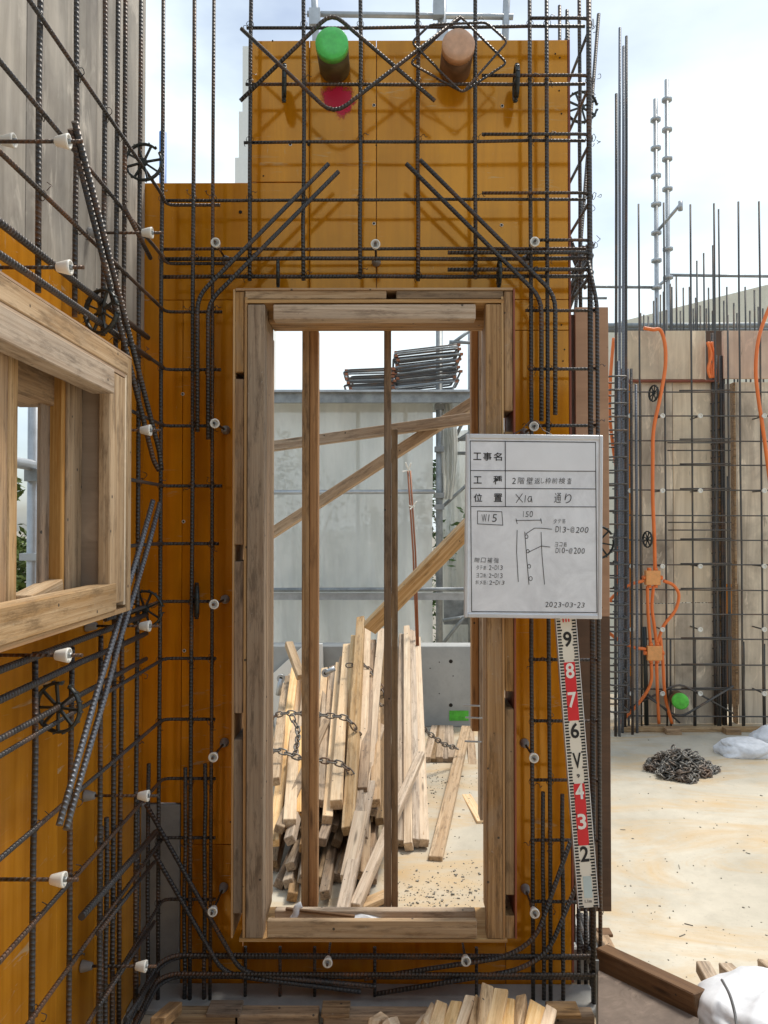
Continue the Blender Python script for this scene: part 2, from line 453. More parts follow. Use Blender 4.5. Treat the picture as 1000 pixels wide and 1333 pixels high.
def fillet(pts, r, n=4):
    pts = [Vector(p) for p in pts]; out = [pts[0]]
    for i in range(1, len(pts) - 1):
        a, b, c = pts[i - 1], pts[i], pts[i + 1]
        d1 = (a - b); d2 = (c - b)
        l = min(r, d1.length * 0.48, d2.length * 0.48)
        p0 = b + d1.normalized() * l; p2 = b + d2.normalized() * l
        for k in range(n + 1):
            t = k / n; out.append(p0 * (1 - t) ** 2 + b * 2 * t * (1 - t) + p2 * t * t)
    out.append(pts[-1]); return out
def curve(pts, n=8):
    """smooth line through points"""
    pts = [Vector(p) for p in pts]; out = []
    q = [pts[0] * 2 - pts[1]] + pts + [pts[-1] * 2 - pts[-2]]
    for i in range(1, len(q) - 2):
        for k in range(n):
            t = k / n
            out.append(0.5 * ((2 * q[i]) + (q[i + 1] - q[i - 1]) * t + (2 * q[i - 1] - 5 * q[i] + 4 * q[i + 1] - q[i + 2]) * t * t
                              + (-q[i - 1] + 3 * q[i] - 3 * q[i + 1] + q[i + 2]) * t ** 3))
    out.append(pts[-1]); return out
def boxmesh(d, bev=0.0, jit=0.0):
    bm = bmesh.new(); bmesh.ops.create_cube(bm, size=1)
    for v in bm.verts:
        v.co = Vector((v.co.x * d[0], v.co.y * d[1], v.co.z * d[2]))
        if jit: v.co += Vector((random.uniform(-jit, jit), random.uniform(-jit, jit), random.uniform(-jit, jit)))
    if bev: bmesh.ops.bevel(bm, geom=bm.edges[:], offset=bev, segments=1, affect='EDGES')
    me = bpy.data.meshes.new('timber'); bm.to_mesh(me); bm.free(); return me
def timber(name, a, b, w, h, mat, parent=None, up=(0, 0, 1), bev=0.002, jit=0.0):
    """a sawn piece from a to b; w across, h along 'up'; grain runs along local X"""
    a, b = Vector(a), Vector(b); d = b - a; x = d.normalized()
    z = Vector(up); z = (z - x * z.dot(x))
    z = z.normalized() if z.length > 1e-4 else Vector((0, 1, 0))
    y = z.cross(x)
    m = Matrix((x, y, z)).transposed().to_4x4(); m.translation = (a + b) / 2
    return link(name, boxmesh((d.length, w, h), bev, jit), mat, parent, m)
def block(name, x0, x1, y0, y1, z0, z1, mat, parent=None, axis='x', bev=0.002):
    """axis-aligned piece whose grain runs along the given axis"""
    c = Vector(((x0 + x1) / 2, (y0 + y1) / 2, (z0 + z1) / 2))
    d = (abs(x1 - x0), abs(y1 - y0), abs(z1 - z0))
    if axis == 'x': return link(name, boxmesh(d, bev), mat, parent, Matrix.Translation(c))
    if axis == 'z':
        m = Matrix(((0, 0, -1), (0, 1, 0), (1, 0, 0))).to_4x4(); m.translation = c
        return link(name, boxmesh((d[2], d[1], d[0]), bev), mat, parent, m)
    m = Matrix(((0, -1, 0), (1, 0, 0), (0, 0, 1))).to_4x4(); m.translation = c
    return link(name, boxmesh((d[1], d[0], d[2]), bev), mat, parent, m)
def bar(parent, pts, r, mat='bar', n=8, fr=0.04, name='rebar'):
    pts = [Vector(p) for p in pts]
    if len(pts) > 2: pts = fillet(pts, fr)
    elif (pts[1] - pts[0]).length > .7 and r < .0125:
        a_, b_ = pts; n_ = 6
        pts = [a_.lerp(b_, k / n_) + (Vector((random.uniform(-1, 1), random.uniform(-.6, .6), random.uniform(-1, 1) if abs((b_ - a_).normalized().z) < .7 else 0)) * .0022 if 0 < k < n_ else Vector()) for k in range(n_ + 1)]
    return MB().tube(pts, r, n).build(name, M[mat], parent, smooth=True)
def ZtoY():
    return Matrix.Rotation(R(90), 4, 'X')      # local +Z -> -Y (towards the front)
def ZtoX():
    return Matrix.Rotation(R(90), 4, 'Y')      # local +Z -> +X

# ------------------------------------------------------------------ setting
o = MB().mm(-3.2, 14, -3.5, 7.6, -0.25, 0).build('floor', M['slab'], origin=(0, 0, 0)); tag(o, kind='structure')
o = MB().mm(-600, 600, -600, 900, -4.6, -4.5).build('ground', M['ground'], origin=(0, 0, 0)); tag(o, kind='structure')

# ------------------------------------------------------------------ front formwork wall
fw = root('formwork_wall', (0, YP, 0), 'orange coated plywood formwork wall round the tall door opening', 'formwork')
def fpanel(x0, x1, y0, y1, mat='coat', g=0.0011, dy=0.0):
    a, b = xat(x0, YP) + g, xat(x1, YP) - g
    z1, z0 = zat(y0, YP) - g, (zat(y1, YP) + g if y1 < 1278 else .003)
    return block('plywood_panel', a, b, YP + dy, YP + 0.012 + dy, max(z0, 0.002), z1, M[mat], fw, 'x', 0.001)
DX0, DX1, DY0, DY1 = 318, 657, 390, 1215
fpanel(325, 402, 52, 236.6); fpanel(402, 490, 52, DY0); fpanel(490, 742, 52, DY0, dy=0.0006)
fpanel(180, 402, 237, DY0, dy=0.0004)
fpanel(180, 237, DY0, 1046, dy=0.0008); fpanel(237, DX0, DY0, 1100); fpanel(237, DX0, 1100, 1278, dy=0.0005)
fpanel(DX1, 692, DY0, 430); fpanel(692, 742, DY0, 430, dy=0.0007); fpanel(DX1, 692, 430, 1278, dy=0.0004); fpanel(692, 742, 430, 1278)
fpanel(DX0, DX1, DY1, 1278, dy=0.0006)
for (hx, hy) in ((487, 291), (653, 293), (378, 188), (487, 137), (654, 138), (313, 276), (343, 229), (238, 513), (239, 679), (240, 847), (402, 188), (490, 189),
                 (723, 70), (729, 75), (728, 118), (731, 148), (355, 53), (300, 1070), (398, 132), (729, 405), (731, 423), (735, 455), (733, 470), (326, 1130)):
    c = P(hx, hy, YP)
    MB().lathe([(0.0065 if hy in (291, 293, 137, 138, 513, 679, 847, 276, 188) else 0.003, 0.0005), (0.0055 if hy in (291, 293, 137, 138, 513, 679, 847, 276, 188) else 0.0025, 0.0022)], 12,
               Matrix.Translation(c) @ ZtoY()).build('bolt_hole', M['white_plastic'] if hx in (487, 653, 378, 654, 238, 239, 240) and hy != 189 else M['hole'], fw)
    if hx in (487, 653, 378, 654, 238, 239, 240) and hy != 189:
        MB().lathe([(0.004, 0.0022), (0.0035, 0.0035)], 10, Matrix.Translation(c) @ ZtoY()).build('bolt_hole', M['hole'], fw)
# battens behind the ply, edge strip, the strip of old concrete low at the corner
for xx in (200, 238, 262, 303, 350, 402, 446, 490, 540, 610, 670, 693, 732):
    X = xat(xx, YP)
    if 330 < xx < 650: block('batten', X - .025, X + .025, YP + .0135, YP + .07, zat(385, YP), zat(58 if xx > 325 else 240, YP), M['wood'], fw, 'z')
    else: block('batten', X - .025, X + .025, YP + .0135, YP + .07, 0.01, zat(60 if xx > 325 else 242, YP), M['wood'], fw, 'z')
for yy, x0, x1 in ((430, 655, 740), (1100, 238, 318), (1246, 318, 657), (238, 328, 402), (384, 190, 735)):
    for a, b in ((x0, x1),): block('waler', xat(a, YP), xat(b, YP), YP + .0725, YP + .11, zat(yy, YP) - .04, zat(yy, YP) + .04, M['wood'], fw, 'x')
block('waler', xat(310, YP), xat(665, YP), YP + .0135, YP + .07, .005, .14, M['wood'], fw, 'x')
block('waler', xat(655, YP), xat(690, YP), YP + .0135, YP + .07, .145, zat(400, YP), M['wood'], fw, 'z') if False else None
X = xat(742, YP)
block('edge_strip', X, X + .008, YP - .001, YP + .075, 0.02, zat(52, YP), M['red_edge'], fw, 'z', .001)
X0, X1 = xat(186, YP), xat(237, YP)
tag(block('concrete_stub', X0, X1 - .002, YP - .004, YP + .09, 0, zat(1048, YP), M['conc_dark'], None, 'z', .003),
    'grey concrete stub low in the corner between the two orange walls', 'concrete stub')
# spray mark: a flat blotch of paint on the ply
bm = bmesh.new(); c = P(441, 131, YP - .0006); pts = []
for k in range(28):
    a = 2 * math.pi * k / 28; rr = (0.1 + 0.014 * math.sin(3 * a + 1) + random.uniform(-.006, .006))
    pts.append(bm.verts.new((rr * 1.15 * math.cos(a) + .012 * math.sin(a), 0, rr * math.sin(a))))
bm.faces.new(pts); me = bpy.data.meshes.new('spray_mark'); bm.to_mesh(me); bm.free()
def spraymat():
    m, t, b = newmat('pink_spray')
    b.inputs['Base Color'].default_value = (0.62, 0.008, 0.05, 1); b.inputs['Roughness'].default_value = .4
    (g,) = coords(t, [(1, 1, 1)], rnd=False)
    ln = N(t, 'ShaderNodeVectorMath', operation='LENGTH'); t.links.new(g, ln.inputs[0])
    n = noise(t, g, 17, 6, .75)
    f = math_(t, 'ADD', math_(t, 'MULTIPLY', ln.outputs['Value'], 7.0), math_(t, 'MULTIPLY', n, 1.1))
    a = ramp(t, f, [(0.86, (.95, .95, .95)), (1.25, (0, 0, 0))])
    t.links.new(a, b.inputs['Alpha']); return m
M['spray'] = spraymat()
link('spray_mark', me, M['spray'], fw, Matrix.Translation(c))

# ------------------------------------------------------------------ left formwork wall
lw = root('formwork_wall', (XP, 1.8, 0), 'long left formwork wall with orange lower panels and grey plywood above', 'formwork')
ZS = PX(187, 436, XP).z        # where orange gives way to grey
YE = YP - .002
WY1, WZ0, WZ1 = 2.10, H - .235, H + .475      # hole for the window box (box outer size)
def lpanel(y0, y1, z0, z1, mat, dx=0.0, name='plywood_panel'):
    g = .0012
    return block(name, XP - .012 - dx, XP - dx, y0 + g, y1 - g, z0 + g, z1 - g, M[mat], lw, 'x', .001)
seams = [0.55, 1.17, 1.62, 2.07, 2.335, YE]
for i in range(len(seams) - 1):
    a, b = seams[i], seams[i + 1]
    if b <= WY1 + .01:
        lpanel(a, b, .004, WZ0 + .01, 'coat_left', .0004 * (i % 2)); lpanel(a, b, WZ1 - .01, ZS, 'coat_left', .0004 * (i % 2))
    else: lpanel(a, b, .004, ZS, 'coat_left', .0004 * (i % 2))
gs = [0.3, 1.02, 1.86, 2.31, YE]
for i in range(len(gs) - 1): lpanel(gs[i], gs[i + 1], ZS, 4.6, 'ply_grey', .0005 * (i % 2))
for yy in (1.05, 1.5, 2.2, 2.5, 2.74):
    block('batten', XP - .07, XP - .0135, yy - .025, yy + .025, .01, WZ0 - .03 if yy < 2.15 else 4.55, M['wood'], lw, 'z')
    if yy < 2.15: block('batten', XP - .07, XP - .0135, yy - .025, yy + .025, WZ1 + .03, 4.55, M['wood'], lw, 'z')

# ------------------------------------------------------------------ plywood stop board right of the wall end
eb = root('stop_board', (xat(770, 2.83), 2.83, 0), 'tall brown plywood stop board at the right end, dark and damp below', 'board')
a, b = xat(750, 2.83), xat(793.5, 2.83)
block('board', a, b, 2.83, 2.845, zat(1186, 2.83), zat(803, 2.83), M['ply_wet'], eb, 'z', .001)
block('board', a + .001, b, 2.8305, 2.8455, zat(802.5, 2.83), zat(400, 2.83), M['ply_board'], eb, 'z', .001)
block('batten', a - .05, a + .02, 2.847, 2.9, zat(1180, 2.83), zat(408, 2.83), M['wood_dark'], eb, 'z')
block('side_board', xat(743, YP) + .009, a - .001, 2.86, 2.872, .12, zat(425, 2.83), M['wood_dark'], eb, 'z', .001)

# ------------------------------------------------------------------ rebar on the front wall
fr = root('rebar_mat', (0, YB, 0), 'grid of dark steel reinforcing bars in front of the door wall', 'rebar')
lr = root('rebar_mat', (XB, 1.8, 0), 'grid of dark reinforcing bars along the left wall round the window', 'rebar')
RV, RH = .0072, .0058
ZT = H + 2.05
def fx(x): return xat(x, YB)
def fz(y): return zat(y, YB)
for x, mt in ((209, 'bar'), (250, 'bar'), (276, 'bar_rust')):
    bar(fr, [(fx(x), YB, 0), (fx(x), YB, ZT)], RV if x != 276 else RH + .0005, mt)
for x in (324, 394.5, 469, 544.5, 620):
    bar(fr, [(fx(x), YB, fz(364 + random.uniform(-2, 2))), (fx(x), YB, ZT)], RV, 'bar_rust' if x == 544.5 else 'bar')
for x in (692, 714.5): bar(fr, [(fx(x), YB, 0), (fx(x), YB, ZT)], RV)
bar(fr, [(fx(769), YB - .012, 0), (fx(769), YB - .012, ZT)], .0095)
for x, y in ((195, 995), (242.5, 1000), (268, 995), (706, 1031), (731, 1034)): bar(fr, [(fx(x), YB + .004, -.02), (fx(x), YB + .004, fz(y))], RV)
for x in (320, 365, 410, 488, 620): bar(fr, [(fx(x), YB + .02, -.02), (fx(x), YB + .02, fz(1237))], RH)
YH = YB + .0135          # horizontals tied behind the uprights
levels = [258, 335, 403, 479, 553, 632, 708, 784, 859, 939, 1017, 1095, 1176]
XC = xat(775, YB)        # corner where bars turn back into the depth
def fh(x0, x1, y, r=RH, mt='bar', dy=0.0, wob=1.0):
    z = fz(y); return bar(fr, [(fx(x0), YH + dy, z + random.uniform(-1, 1) * .002 * wob), (fx(x1), YH + dy, z + random.uniform(-1, 1) * .002 * wob)], r, mt)
for y in (32, 107, 182, 258, 322):
    x0 = {32: 318, 107: 317, 182: 315, 258: 209, 322: 208}[y]
    fh(x0, 766, y, mt='bar_rust' if y in (107, 322) else 'bar')
for y in (335, 358): fh(209, 771, y, RV)
# hairpins at the right end: run along the front, turn the corner, go back
for y in (28, 102, 178, 254, 315, 331, 353):
    z = fz(y)
    x0 = 628 if y in (102, 178, 254) else (583 if y in (331, 353) else (701 if y == 315 else 690))
    yy = YB - .016
    bar(fr, [(fx(x0), yy, z), (XC, yy, z), (XC, 3.35, z - .012)], RH if y < 320 else RV, 'bar_rust' if y in (102, 254) else 'bar', fr=.05)
for x, Y in ((779, 2.645),):
    bar(fr, [(xat(x, Y) - .03, Y, fz(345)), (xat(x, Y), Y, fz(400)), (xat(x, Y), Y, 0)], RV)
for X, Y, yt in ((.72, 2.86, -20), (.712, 3.02, -20), (.735, 3.10, -20), (.75, 3.2, -20), (.705, 3.12, 8)):
    bar(fr, [(X, Y, zat(402, Y) if yt < 0 and Y > 2.84 else 0), (X, Y, zat(yt, Y) if yt > 0 else ZT)], RV)
for (p_, q_) in (((744, 1196), (766, 1252)), ((752, 1192), (768, 1240)), ((757, 1190), (774, 1262)), ((763, 1188), (770, 1262))):
    bar(fr, [P(*p_, 2.98), P(*q_, 2.76)], RV + .001)
for x_ in (751, 760, 767): bar(fr, [(xat(x_, 2.79), 2.79, 0), (xat(x_, 2.79), 2.79, zat(1150, 2.79))], RV)
# slanting pair of hooked bars behind the corner
for k in range(3):
    bar(fr, [(.675 + .03 * k, 3.0 + .06 * k, zat(275 + 15 * k, 3.0)), (.755 + .02 * k, 2.98 + .05 * k, zat(352 + 8 * k, 3.0))], RV, 'bar_rust')
    bar(fr, [(.70, 2.98 + .07 * k, zat(408 + 4 * k, 3.0)), (.775, 2.9 + .06 * k, zat(330 - 6 * k, 3.0))], RV + .002)
for y in levels[2:]:
    if y < 1050: x0 = 690
    else: x0 = 690
    if y == 403: x0 = 686
    fh(x0, 777, y, mt='bar_rust' if y in (403, 784, 1017) else 'bar')
    bar(fr, [(xat(775, YB), YH, fz(y)), (xat(780, YB), YH - .015, fz(y)), (xat(776, YB), YH - .04, fz(y) - .002)], RH, fr=.012, mat='bar_rust')
# short returns from the left wall on the front wall
for i, y in enumerate(levels):
    xe = {403: 286, 479: 285, 553: 278, 632: 287, 708: 283, 784: 282, 859: 280, 939: 279, 1017: 280, 1095: 280, 1176: 281, 258: 283, 335: 290}[y]
    z = fz(y); yl = 1.0
    under = z < WZ0 - .03
    if y in (553, 632, 708, 784): yl = 2.14
    if y in (479,): yl = 2.14
    if y == 335: yl = .9
    zz = z + random.uniform(-.004, .004)
    xl = XB + .0135
    bar(lr, [(xl, yl, zz), (xl, YB - .045, zz), (xl, YH + .012, z - (.012 if y in (258, 335) else 0)), (fx(xe), YH + .012, z - (.012 if y in (258, 335) else 0))], RH,
        'bar_rust' if y in (1017, 1095, 1176, 403) else 'bar', fr=.03)
# bottom bars
for y, r, mt, dy in ((1243, RV, 'bar', 0), (1250, RH, 'bar', .02), (1263, RV, 'bar_rust', -.02), (1271, RV, 'bar', 0)):
    z = fz(y) - (.0 if y < 1270 else 0)
    z = max(z, .03)
    bar(fr, [(XB + .02, 1.9, z), (XB + .02, YB - .06, z), (XB + .06, YB + dy - .005, z), (fx(768), YB + dy - .005, z), (fx(779), YB + dy - .005, z)], r, mt)
# diagonals round the door
yd = YB - .02
def D(x, y, Y=yd): return P(x, y, Y)
bar(fr, [D(529, 213), D(705, 388), D(705, 548)], RV + .0006, fr=.05)
bar(fr, [D(547, 208), D(723, 384), D(723, 540)], RV + .0006, fr=.05)
bar(fr, [D(428, 213), D(257, 386), D(257, 562)], RV + .0006, fr=.05)
bar(fr, [D(441, 223), D(271, 394), D(271, 572)], RV + .0006, fr=.05)
bar(fr, [D(190, 1047), D(312, 1263), D(345, 1271), D(490, 1284)], RV + .0008, fr=.05)
bar(fr, [D(198, 1106), D(290, 1266), D(330, 1274), D(470, 1291)], RV + .0008, fr=.05)
bar(fr, [D(743, 1095), D(698, 1222), D(660, 1246), D(474, 1274)], RV + .0008, fr=.06)
bar(fr, [D(752, 1150), D(714, 1240), D(676, 1263), D(490, 1294)], RV + .0008, fr=.06)
# zigzag bars round the sleeves
yz = YB - .03
bar(fr, [P(313, 131, yz), P(432, 16, yz), P(566, 131, yz)], RV, fr=.05)
bar(fr, [P(314, 37, yz - .01), P(434, 150, yz - .01), P(600, 22, yz - .01)], RV, 'bar_rust', fr=.06)

# left wall bars
for Y, mt in ((1.745, 'bar'), (1.95, 'bar'), (2.145, 'bar'), (1.54, 'bar')):
    bar(lr, [(XB, Y, WZ1 + .06), (XB, Y, ZT)], RV, mt); bar(lr, [(XB, Y, -.02), (XB, Y, WZ0 - .05 - .02 * (Y > 1.8))], RV, mt)
for Y, mt in ((2.25, 'bar'), (2.31, 'bar_rust'), (2.46, 'bar')):
    bar(lr, [(XB, Y, -.02), (XB, Y, ZT)], RV, mt)
for Y, y in ((2.225, 1050), (2.28, 1045), (2.185, 1058), (2.50, 1030)):
    bar(lr, [(XB - .01, Y, -.02), (XB - .01, Y, H - .85 + random.uniform(-.03, .03))], RV, 'bar_rust' if Y < 2.2 else 'bar')
for z, e in ((H + .612, 2.5), (H + .548, 2.52), (H - .292, 2.50), (H - .353, 2.5)):
    bar(lr, [(XB + .015, .9, z), (XB + .015, e, z + .005)], RV + .0015)
bar(lr, [(XB + .015, .9, H - .43), (XB + .015, 2.5, H - .43)], RV)
bar(lr, [PX(92, 168, -.76), PX(200, 600, -.76), PX(207, 612, -.75)], RV + .001)
bar(lr, [PX(97, 158, -.745), PX(208, 590, -.745), PX(210, 612, -.745)], RV + .001)
bar(lr, [PX(199, 652, -.745), PX(77, 1074, -.745)], RV + .001, 'bar_new')
bar(lr, [PX(208, 655, -.757), PX(86, 1080, -.757)], RV + .001, 'bar_new')
bar(lr, [PX(106, 1194, -.765), PX(203, 1083, -.765)], RV + .002)
bar(lr, [PX(127, 1216, -.772), PX(201, 1122, -.772)], RH)
bar(lr, [PX(127, 1313, -.772), PX(201, 1200, -.772)], RH)
bar(lr, [PX(163, 1328, -.77), PX(203, 1268, -.77)], RV)
bar(lr, [PX(162, 270, -.77), PX(196, 336, -.77)], RV)

# tie wires where bars cross: small twisted loops
def tie_mesh():
    m = MB(); r = .012
    m.tube([(r * math.cos(a) , -.004 + .006 * math.sin(a * .5), r * math.sin(a)) for a in [k * .5 for k in range(-1, 13)]], .0011, 4)
    m.tube(curve([(.008, -.01, .006), (.016, -.02, .012), (.026, -.018, .006), (.03, -.008, .014)], 3), .0011, 4)
    return m.mesh('tie_wire')
TW = tie_mesh(); TW.materials.append(M['wire'])
def tie(parent, p, axis='y'):
    m = Matrix.Translation(Vector(p)) @ (Matrix.Rotation(R(90), 4, 'Z') if axis == 'x' else Matrix()) @ Matrix.Rotation(random.uniform(0, 6.28), 4, 'Y')
    link('tie_wire', TW, None, parent, m)
for x in (209, 250, 276):
    for y in levels:
        if random.random() < .9: tie(fr, (fx(x), YB - .004, fz(y)))
for x in (324, 394.5, 469, 544.5, 620, 692, 714.5, 769):
    for y in (32, 107, 182, 258, 335, 358):
        if random.random() < .9: tie(fr, (fx(x), YB - .006, fz(y)))
for y in levels[2:]:
    for x in (692, 714.5, 776): tie(fr, (fx(x), YB - .004, fz(y)))
for y in (32, 107, 182, 258, 322):
    for k in range(2): tie(fr, (XC + .004, YB + .01 + .05 * k, fz(y - 4)), 'x')
for Y in (1.745, 1.95, 2.145, 2.25, 2.46):
    for y in levels:
        if random.random() < .9 and not (WZ0 - .03 < fz(y) < WZ1 + .05 and Y < 2.15): tie(lr, (XB + .008, Y, fz(y)), 'x')

# ------------------------------------------------------------------ form ties with plastic cones
def cone_mesh(name):
    return MB().lathe([(.009, 0), (.0105, .002), (.0165, .027), (.0165, .031), (.0125, .0315), (.011, .026), (.0, .0255)], 16).mesh(name, True)
CONE = cone_mesh('cone'); CONE.materials.append(M['white_plastic'])
CONEG = cone_mesh('rear_cone'); CONEG.materials.append(M['grey_plastic'])
NUT = MB().lathe([(.0062, 0), (.0062, .01), (.005, .012)], 6).mesh('nut'); NUT.materials.append(M['steel_dull'])
def form_tie(p, face, side, label, rear=True, out=.03, rust=True):
    """p: centre of the outer cone; side 'front' (axis -Y) or 'left' (axis +X)"""
    p = Vector(p)
    if side == 'front': q, ax = ZtoY(), Vector((0, -1, 0))
    else: q, ax = ZtoX(), Vector((1, 0, 0))
    t = root('form_tie', p, label, 'form tie', 'form ties of the ' + ('door wall' if side == 'front' else 'left wall'))
    dist = abs(p.y - face) if side == 'front' else abs(p.x - face)
    MB().tube([p - ax * (dist - .002), p + ax * (.02 + out)], .0042, 6).build('rod', M['bar_rust' if rust else 'wire'], t, True)
    link('cone', CONE, None, t, Matrix.Translation(p - ax * .012) @ q)
    link('nut', NUT, None, t, Matrix.Translation(p + ax * .012) @ q)
    if rear:
        link('rear_cone', CONEG, None, t, Matrix.Translation(p - ax * (dist - .033)) @ q @ Matrix.Rotation(math.pi, 4, 'X'))
FY = 2.615
for (x, y), lb in {
    (282, 318): 'white form tie cone up beside the left diagonal bars',
    (489, 320): 'white form tie cone centred above the door frame',
    (695, 317): 'white form tie cone above the right end of the door frame',
    (281, 552): 'form tie cone left of the door, uppermost on that side',
    (280, 786): 'form tie cone left of the door beside the thin black spacer',
    (279, 984): 'form tie cone left of the door between spacer and lowest cone',
    (278, 1184): 'lowest form tie cone left of the door, above the crossing diagonals',
    (694, 985): 'form tie cone right of the door, level with the staff mark V',
    (695, 1186): 'lowest form tie cone right of the door beside the staff foot',
    (694, 556): 'form tie from which the whiteboard hangs',
    (427, 1250): 'left one of two cones below the door sill',
    (606, 1248): 'right one of two cones below the door sill'}.items():
    form_tie(P(x, y, FY), YP, 'front', lb, out=.012)
LX = -.715
for (x, y), lb in {
    (12, 182): 'white cone at the left picture edge high on the grey plywood',
    (79, 184): 'white cone high on the grey plywood where two dark bars start',
    (190, 303): 'white cone near the top of the corner beside the grey plywood',
    (81, 348): 'white cone just above the left window frame',
    (188, 560): 'white cone right of the left window frame at mid height',
    (187, 815): 'white cone below right of the left window frame',
    (79, 853): 'white cone just below the sill of the left window',
    (185, 1036): 'white cone in the corner above the concrete stub',
    (73, 1145): 'white cone low on the left wall near the picture edge',
    (182, 1258): 'lowest white cone on the left wall near the floor'}.items():
    p = PX(x, y, LX)
    if x == 12: p = PX(8, 183, -.86)
    form_tie(p, XP if x != 12 else XP - .01, 'left', lb, rear=(x != 12), out=.028 if x != 12 else .0)

# ------------------------------------------------------------------ wheel spacers
def wheel_meshes(r=.058):
    rim = MB().tube([(r * math.cos(a), r * math.sin(a), 0) for a in [R(10 + k * 340 / 30) for k in range(31)]], .0042, 6)
    for k in range(31):
        a = R(10 + k * 340 / 30)
        if k % 2 == 0: rim.box((1.06 * r * math.cos(a), 1.06 * r * math.sin(a), 0), (.005, .003, .006), Matrix.Rotation(a, 3, 'Z'))
    hub = MB().tube([(.011 * math.cos(a), .011 * math.sin(a), 0) for a in [R(k * 30) for k in range(12)]], .0032, 6, closed=True)
    hub.tube([(0, 0, -.008), (0, 0, .008)], .0105, 10)
    sp = MB().box((r * .58, 0, 0), (r * .8, .0052, .008))
    rim.v = [(x, y, z * 2.1) for x, y, z in rim.v]
    return rim.mesh('rim', True), hub.mesh('hub', True), sp.mesh('spoke')
RIM, HUB, SPK = wheel_meshes()
for m_ in (RIM, HUB, SPK): m_.materials.append(M['black_plastic'])
def spacer(p, q, label, sc=1.0, group='black wheel spacers on the bars'):
    t = root('wheel_spacer', p, label, 'rebar spacer', group)
    B = Matrix.Translation(Vector(p)) @ q @ Matrix.Scale(sc, 4)
    link('rim', RIM, None, t, B); link('hub', HUB, None, t, B)
    for k in range(8): link('spoke', SPK, None, t, B @ Matrix.Rotation(R(25 + 43.5 * k), 4, 'Z'))
AY = Matrix.Rotation(R(90), 4, 'X')                                     # wheel axis along Y (left wall bars)
AX = Matrix.Rotation(R(90), 4, 'Y')                                     # wheel axis along X (front wall bars)
spacer(PX(187, 211, XB + .0135), AY @ Matrix.Rotation(R(40), 4, 'Z'), 'black wheel spacer high in the left corner against white sky')
spacer(P(370, 108, YH), Matrix.Rotation(R(9), 4, 'Z') @ AX, 'edge-on black spacer left of the green sleeve', .97)
spacer(P(672, 108, YH), Matrix.Rotation(R(-3), 4, 'Z') @ AX, 'edge-on black spacer right of the peach sleeve', .97)
spacer(P(362, 356, YH), Matrix.Rotation(R(7), 4, 'Z') @ AX, 'edge-on black spacer above the door frame, left end', .75)
spacer(P(650, 356, YH), Matrix.Rotation(R(-2), 4, 'Z') @ AX, 'edge-on black spacer above the door frame, right end', .75)
spacer(Vector((XC, 3.02, zat(140, 3.02))) + Vector((.045, 0, 0)), AY, 'black wheel spacer on the right wall end against the sky', 1.05)
spacer(PX(132, 405, XB + .016), Matrix.Rotation(R(-25), 4, 'Z') @ AY, 'black wheel spacer above the far corner of the left window')
spacer(PX(76, 921, XB + .0135), Matrix.Rotation(R(-12), 4, 'Z') @ AY @ Matrix.Rotation(R(70), 4, 'Z'), 'large near wheel spacer below the left window')
spacer(PX(189, 793, XB + .0135), Matrix.Rotation(R(-6), 4, 'Z') @ AY, 'wheel spacer in the corner right of the window sill')
spacer(P(256, 782, YH + .012), Matrix.Rotation(R(16), 4, 'Z') @ AX, 'edge-on wheel spacer left of the door at mid height', 1.0)
spacer(P(778, 706, 2.78), AY @ Matrix.Rotation(R(20), 4, 'Z'), 'wheel spacer half hidden behind the whiteboard edge', 1.0)

# ------------------------------------------------------------------ pipe sleeves through the top of the wall
def sleeve(x, y, Yc, r, tmat, cmat, label, cx=0):
    c = P(x, y, Yc); t = root('pipe_sleeve', (c.x, YP, c.z), label, 'pipe sleeve')
    L = YP - Yc
    MB().lathe([(r * .985, 0), (r, .004), (r, L - .002)], 28, Matrix.Translation((c.x, YP - .001, c.z)) @ ZtoY()).build('tube', M[tmat], t, True)
    m = MB().lathe([(r * 1.02, -.028), (r * 1.022, -.008), (r * 1.02, .001), (r * .985, .004), (r * .5, .0052), (.002, .0045)], 28, Matrix.Translation(c) @ ZtoY())
    m.build('cap', M[cmat], t, True)
    for k in range(0):
        a = random.uniform(-.6, .6); q = Vector((random.uniform(-.5, .5) * r, -.0055, random.uniform(-.5, .5) * r))
        d = Vector((math.sin(a), 0, math.cos(a))) * r * random.uniform(.15, .45)
        MB().tube([c + q - d, c + q + Vector((.003, -.0012, 0)), c + q + d], .0011, 5).build('fold', M[cmat], t, True)
sleeve(432, 56, 2.63, .056, 'tube_green', 'green_tape', 'pipe sleeve capped with bright green tape')
sleeve(597, 58, 2.63, .056, 'tube_brown', 'peach_tape', 'pipe sleeve capped with peach tape')
for k, (cx, cy, lb) in enumerate(((594, 85, 'square wire hoop round the peach sleeve, wide one'), (600, 80, 'square wire hoop round the peach sleeve, slanted one'))):
    yy = YB - .035 - .012 * k
    if k == 0: q = [(533, 78), (562, 30), (640, 30), (661, 58), (600, 120), (575, 105)]
    else: q = [(532, 60), (560, 34), (594, 18), (661, 75), (650, 95), (602, 121), (545, 70)]
    if k == 0: q = [(534, 82), (598, 20), (660, 82), (603, 120)]
    else: q = [(536, 55), (560, 32), (633, 29), (661, 54), (602, 121)]
    pts = [P(a, b, yy) for a, b in q]
    pts = fillet([(pts[-1] + pts[0]) / 2] + pts + [(pts[-1] + pts[0]) / 2 + Vector((0, .004, 0))], .016)
    o = MB().tube(pts, .0042, 6).build('wire_hoop', M['bar'], None, True); tag(o, lb, 'wire hoop')

